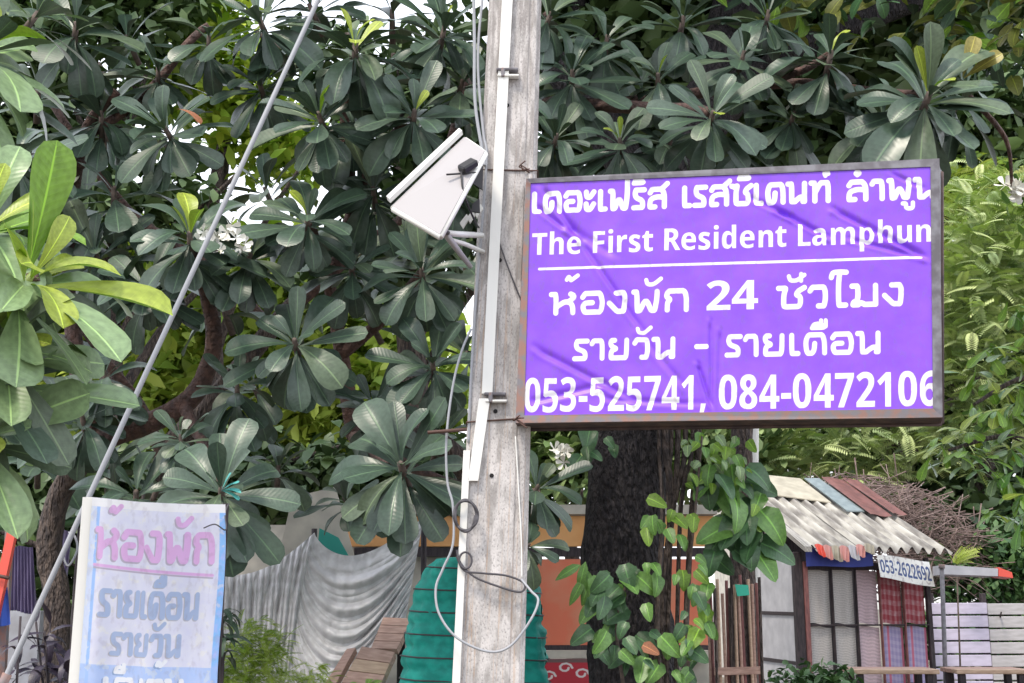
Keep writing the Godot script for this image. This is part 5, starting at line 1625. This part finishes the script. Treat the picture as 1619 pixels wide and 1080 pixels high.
	for k in 15:
		var px := 1118 + k * 5.9
		var a := at(px + rng.randf_range(-2, 2), 918 + rng.randf_range(-14, 12) + absf(k - 10) * 1.5, kz + rng.randf_range(-0.03, 0.03))
		var b := Vector3(a.x + rng.randf_range(-0.02, 0.02), 0.05, a.z)
		wobj("stick", tube([a, b], [0.010, 0.012], 6), [M.wood_red, M.red_wood, M.brown_bark, M.wood_tan][k % 4], ks)
	wobj("rail", slab([at(1130, 1056, kz - 0.03), at(1204, 1054, kz - 0.03), at(1204, 1066, kz - 0.03), at(1130, 1068, kz - 0.03)], Vector3(0, 0, -0.03)), M.wood_red, ks)
	mat("green_tag", lin(0.05, 0.55, 0.38), 0.6)
	var gt := thing("green_tag", "small bright green card stuck on the stick screen", "card", at(1174, 933, kz - 0.06))
	wobj("card", slab([at(1162, 924, kz - 0.06), at(1183, 925, kz - 0.06), at(1185, 941, kz - 0.06), at(1166, 943, kz - 0.06)], Vector3(0, 0, -0.006)), M.green_tag, gt)
	# heap of dry branches behind the roof
	var hz := 14.6
	var hp := at(1430, 900, hz); hp.y = 0
	var st := begin()
	for k in 1000:
		var px := rng.randf_range(1270, 1560)
		var crest := 752 + pow(absf(px - 1370) / 190.0, 1.7) * 95
		var c := at(px, rng.randf_range(crest, 930), hz + rng.randf_range(-0.7, 0.6))
		var dir := Vector3(rng.randfn(), rng.randfn() * 0.3 - 0.2, rng.randfn() * 0.6).normalized()
		var l := rng.randf_range(0.12, 0.45)
		tube_into(st, [c - dir * l, c + Vector3(rng.randfn(), rng.randfn(), rng.randfn()) * 0.07, c + dir * l + Vector3(0, -0.12 * l, 0)], [rng.randf_range(0.004, 0.009), 0.003], 4)
	st.generate_normals()
	noisy("dry_twig", lin(0.30, 0.22, 0.20), lin(0.13, 0.09, 0.085), 0.9, Vector3.ONE * 2, 91, 0.03, 4, 1.8)
	var heap := thing("brush_heap", "heap of dry brown branches piled behind the shed roof", "brush heap", hp)
	wobj("branches", st.commit(), M.dry_twig, heap).set_meta("kind", "stuff")

func tree_thing(called: String, label: String, px: float, d: float, h: float, r: float, group := "background trees") -> Node3D:
	var foot := at(px, 900, d); foot.y = 0
	var t := thing(called, label, "tree", foot, group)
	limb(t, "trunk", [foot, foot + Vector3(0.1, h * 0.4, 0), foot + Vector3(-0.1, h * 0.75, 0.1), foot + Vector3(0.15, h, 0)], r, r * 0.35, M.brown_bark)
	for k in 5:
		var a := TAU * k / 5 + px
		limb(t, "limb", [foot + Vector3(0, h * (0.45 + 0.09 * k), 0), foot + Vector3(cos(a) * 0.8, h * (0.62 + 0.09 * k), sin(a) * 0.6), foot + Vector3(cos(a) * 1.7, h * (0.72 + 0.09 * k), sin(a) * 1.2)], r * 0.4, r * 0.12, M.brown_bark, 6)
	return t

func make_background() -> void:
	rng.seed = 404
	var clump := clump_mesh("oval", 10, 0.24, 0.5)
	var small := clump_mesh("oval", 16, 0.22, 0.6)
	var fr := frond_mesh(11, 0.34, 0.16)
	var fine := frond_mesh(14, 0.22, 0.14)
	# left: bright tree far behind the plumerias, its leaves seen through the gaps
	var t := tree_thing("leafy_tree", "bright yellow-green tree far behind the plumeria trees", 330, 17, 6.5, 0.22)
	crown_multi("crown", t, small, M.foliage, [[at(300, 590, 17), Vector3(3.2, 1.6, 1.4)], [at(560, 640, 17.5), Vector3(2.0, 1.3, 1.2)], [at(110, 480, 17), Vector3(1.6, 1.6, 1.2)], [at(480, 480, 17), Vector3(1.6, 0.9, 1.0)]], 1500, 0.24, 0.42, Color(0.18, 0.30, 0.03), Color(0.50, 0.58, 0.10))
	t = tree_thing("leafy_tree", "mid green tree at the top left behind the plumeria branches", 150, 14, 8.0, 0.2)
	crown_multi("crown", t, clump, M.foliage, [[at(90, 60, 13.5), Vector3(1.4, 1.5, 1.0)], [at(240, 0, 13.8), Vector3(0.8, 0.7, 0.9)], [at(40, 250, 13.5), Vector3(1.0, 1.2, 0.9)], [at(200, 330, 13.5), Vector3(1.2, 0.8, 0.9)]], 520, 0.2, 0.34, Color(0.05, 0.095, 0.035), Color(0.10, 0.16, 0.05))
	t = tree_thing("leafy_tree", "lime green tree top showing between branches above the guy wire", 320, 15, 8.4, 0.16)
	crown_multi("crown", t, small, M.foliage, [[at(310, 20, 15), Vector3(0.55, 0.65, 0.6)], [at(300, 130, 15), Vector3(0.5, 0.3, 0.5)], [at(380, 150, 15), Vector3(0.6, 0.6, 0.5)], [at(450, 230, 15), Vector3(0.5, 0.4, 0.4)]], 230, 0.2, 0.32, Color(0.16, 0.30, 0.02), Color(0.42, 0.50, 0.05))
	t = tree_thing("leafy_tree", "plain green tree between the plumerias and the pole", 640, 12, 7.5, 0.2)
	crown_multi("crown", t, clump, M.dark_foliage, [[at(690, 360, 11.5), Vector3(0.7, 0.8, 0.9)], [at(720, 180, 11.5), Vector3(0.6, 1.2, 0.8)], [at(560, 120, 11.5), Vector3(0.8, 0.5, 0.8)], [at(560, 430, 11.8), Vector3(0.7, 0.5, 0.8)]], 360, 0.18, 0.3, Color(0.05, 0.095, 0.035), Color(0.10, 0.16, 0.05))
	t = tree_thing("leafy_tree", "low green tree behind the awning and left stall", 260, 10.5, 3.0, 0.12)
	crown_multi("crown", t, clump, M.dark_foliage, [[at(200, 800, 10.5), Vector3(1.4, 0.6, 0.5)], [at(60, 800, 10.5), Vector3(0.9, 0.9, 0.5)], [at(60, 960, 10.5), Vector3(1.0, 0.6, 0.4)], [at(420, 770, 10.5), Vector3(1.0, 0.35, 0.5)], [at(640, 760, 10.5), Vector3(0.9, 0.35, 0.4)]], 620, 0.16, 0.28, Color(0.05, 0.095, 0.035), Color(0.10, 0.16, 0.05))
	# behind the trunk and below the sign
	t = tree_thing("leafy_tree", "pale green tree behind the kiosk roof, right of the pole", 900, 16, 4.0, 0.14)
	crown_multi("crown", t, small, M.foliage, [[at(890, 700, 16), Vector3(1.1, 0.9, 0.8)], [at(1100, 680, 17), Vector3(1.2, 0.9, 0.8)]], 380, 0.2, 0.34, Color(0.10, 0.18, 0.06), Color(0.28, 0.36, 0.14))
	# right: pale feathery tree
	t = tree_thing("feathery_tree", "pale grey-green feathery tree filling the right behind the sign", 1420, 18, 7.0, 0.25)
	crown_multi("crown", t, fr, M.feather, [[at(1540, 480, 16.5), Vector3(1.3, 2.2, 1.0)], [at(1380, 700, 17), Vector3(1.7, 0.75, 1.0)], [at(1600, 380, 17), Vector3(1.0, 1.2, 1.0)], [at(1230, 720, 18), Vector3(0.9, 0.7, 0.8)], [at(1350, 560, 17), Vector3(1.6, 1.2, 0.9)]], 3000, 0.2, 0.38, Color(0.22, 0.30, 0.13), Color(0.56, 0.62, 0.28))
	t = tree_thing("feathery_tree", "yellow-green feathery tree top just right of the sign's upper corner", 1560, 19, 8.0, 0.22)
	crown_multi("crown", t, fine, M.feather, [[at(1560, 330, 18.5), Vector3(1.2, 0.9, 1.0)], [at(1540, 420, 18), Vector3(0.9, 0.6, 0.8)]], 800, 0.22, 0.4, Color(0.26, 0.32, 0.07), Color(0.48, 0.50, 0.14))
	t = tree_thing("leafy_tree", "deep green tree behind the dry branch heap at the right edge", 1580, 20, 7.5, 0.25)
	crown_multi("crown", t, clump, M.dark_foliage, [[at(1520, 640, 20), Vector3(2.6, 3.4, 1.2)], [at(1590, 860, 18), Vector3(1.4, 0.9, 0.9)], [at(1300, 600, 21), Vector3(2.4, 2.2, 1.0)], [at(1500, 200, 20), Vector3(2.4, 2.2, 1.0)]], 1500, 0.28, 0.5, Color(0.05, 0.095, 0.035), Color(0.10, 0.16, 0.05))
	t = tree_thing("leafy_tree", "small deep green bush tree above the slat fence", 1560, 14.4, 2.0, 0.06)
	crown_multi("crown", t, clump, M.foliage, [[at(1550, 915, 14.3), Vector3(0.6, 0.3, 0.3)], [at(1600, 880, 14.3), Vector3(0.5, 0.45, 0.4)], [at(1560, 1010, 14.4), Vector3(1.0, 0.5, 0.3)]], 380, 0.1, 0.18, Color(0.03, 0.08, 0.03), Color(0.10, 0.20, 0.05))
	# bright broad-leaved branches at the right edge, each leaf its own
	rng.seed = 61
	var foot := at(1690, 1080, 9.2); foot.y = 0
	var c := thing("cassia_tree", "near tree with bright green drooping leaves at the right edge", "tree", foot)
	limb(c, "trunk", [foot, at(1690, 850, 9.2), at(1680, 600, 9.2), at(1680, 300, 9.3)], 0.09, 0.04, M.brown_bark)
	limb(c, "limb", [at(1680, 600, 9.2), at(1610, 600, 9.1), at(1540, 640, 9.0)], 0.03, 0.012, M.brown_bark, 6)
	limb(c, "limb", [at(1685, 740, 9.2), at(1600, 690, 9.1), at(1500, 712, 9.0)], 0.03, 0.012, M.brown_bark, 6)
	limb(c, "limb", [at(1685, 860, 9.2), at(1640, 790, 9.1), at(1600, 800, 9.0)], 0.025, 0.01, M.brown_bark, 6)
	var lm := []
	for i in 4: lm.append(leaf_mesh("plumeria", 0.21, 0.4 + 0.25 * i, 0.2, 0.06, 6, 2))
	for q in [[1610, 500], [1570, 560], [1600, 570], [1545, 600], [1580, 620], [1615, 620], [1540, 650], [1600, 660], [1490, 705], [1520, 720], [1560, 700], [1600, 720], [1545, 745], [1590, 760], [1615, 790], [1575, 820], [1612, 830], [1480, 730], [1570, 660], [1618, 690], [1625, 540], [1560, 730], [1530, 690]]:
		var s := Node3D.new(); s.name = "leaf_spray"; c.add_child(s, true)
		s.position = at(q[0], q[1] - 8, 9.0 + rng.randf_range(-0.25, 0.25)) - foot
		for i in 9:
			var dir := Vector3(rng.randfn(), rng.randfn() * 0.35 - 0.35, rng.randfn() * 0.7 + 0.2)
			obj("leaf", lm[i % 4], [M.leaf_bright, M.leaf_bright, M.leaf_vine, M.leaf_young, M.leaf_light][rng.randi_range(0, 4)], s, facing(dir, Vector3(rng.randfn() * 0.4, 1, 0.4), Vector3(rng.randfn(), rng.randfn() * 0.5, rng.randfn()) * 0.05, Vector3.ONE * rng.randf_range(0.14, 0.24)))
	crown_multi("crown", c, clump, M.foliage, [[at(1720, 330, 9.3), Vector3(0.55, 0.7, 0.5)], [at(1740, 560, 9.3), Vector3(0.45, 0.6, 0.5)]], 260, 0.1, 0.2, Color(0.08, 0.17, 0.02), Color(0.24, 0.36, 0.05))
	# little yellow-green sapling in front of the heap
	var yf := at(1515, 1080, 13.0); yf.y = 0
	var y := thing("yellow_sapling", "yellow-green sapling rising beside the shed's right eave", "sapling", yf)
	wobj("stem", tube([yf, at(1512, 880, 13.0)], [0.012, 0.008], 6), M.twig, y)
	for k in 9:
		obj("frond", fine, M.leaf_young, y, facing(Vector3(rng.randf_range(-0.7, 1.2), rng.randf_range(0.3, 1.0), rng.randf_range(-0.3, 0.6)), Vector3(0, 1, 0.6), at(1508, 890, 13.0) - yf, Vector3.ONE * rng.randf_range(0.2, 0.36)))
	# soft light-green bush below the tarpaulin
	var bf := at(410, 1080, 7.2); bf.y = 0
	var b := thing("soft_bush", "fluffy light green bush in front of the silver tarpaulin", "bush", bf)
	wobj("stem", tube([bf, bf + Vector3(0.02, 0.9, 0)], [0.03, 0.015], 6), M.twig, b)
	crown_multi("foliage", b, fine, M.feather, [[at(405, 1055, 7.2), Vector3(0.20, 0.22, 0.2)], [at(395, 1005, 7.2), Vector3(0.11, 0.14, 0.1)], [at(480, 1080, 7.2), Vector3(0.18, 0.13, 0.15)], [at(355, 1060, 7.2), Vector3(0.12, 0.16, 0.15)], [at(435, 1020, 7.2), Vector3(0.09, 0.14, 0.1)], [bf + Vector3(0, 0.55, 0), Vector3(0.4, 0.4, 0.3)]], 2000, 0.06, 0.12, Color(0.20, 0.32, 0.03), Color(0.46, 0.56, 0.10))
	var lf := at(575, 1080, 7.0); lf.y = 0
	var l := thing("small_plant", "small bright green plant below the leaning planks", "plant", lf)
	var tip := at(578, 1092, 7.0)
	wobj("stem", tube([lf, tip], [0.01, 0.006], 5), M.twig, l)
	for k in 12:
		obj("leaf", lm[k % 4], M.leaf_bright, l, facing(Vector3(rng.randfn(), rng.randf_range(0.0, 0.7), rng.randfn()), Vector3(0, 1, 0.3), tip - lf, Vector3.ONE * rng.randf_range(0.1, 0.16)))
	# shrubs at the foot of the shed
	var wf := at(1290, 1080, 10.6); wf.y = 0
	var ws := thing("low_shrub", "low dark green shrub at the foot of the shed", "shrub", wf)
	wobj("stem", tube([wf, wf + Vector3(0, 0.6, 0)], [0.02, 0.01], 6), M.twig, ws)
	crown_multi("foliage", ws, small, M.dark_foliage, [[at(1285, 1098, 10.6), Vector3(0.38, 0.2, 0.2)], [wf + Vector3(0, 0.45, 0), Vector3(0.4, 0.4, 0.3)]], 240, 0.07, 0.13, Color(0.03, 0.08, 0.03), Color(0.09, 0.18, 0.05))
	# cream house gable far behind, left of the shed
	var hd := 24.0
	var hf := at(1225, 900, hd); hf.y = 0
	var hs := thing("far_house", "cream house corner with orange roof edge far behind the shed", "house", hf)
	var w := [at(1150, 745, hd), at(1262, 745, hd), at(1262, 745, hd), at(1150, 745, hd)]
	w[2].y = 0; w[3].y = 0
	wobj("wall", slab(w, Vector3(0, 0, -2)), M.cream_wall, hs)
	noisy("orange_tile", lin(0.62, 0.36, 0.22), lin(0.45, 0.25, 0.16), 0.7, Vector3.ONE, 95, 0.02, 4, 1.4)
	wobj("roof", slab([at(1150, 705, hd + 1), at(1262, 708, hd + 1), at(1272, 722, hd - 0.5), at(1140, 720, hd - 0.5)], Vector3(0, -0.15, 0)), M.orange_tile, hs)
	wobj("window", slab([at(1228, 756, hd - 0.03), at(1250, 756, hd - 0.03), at(1250, 790, hd - 0.03), at(1228, 790, hd - 0.03)], Vector3(0, 0, -0.02)), M.dark_plastic, hs)
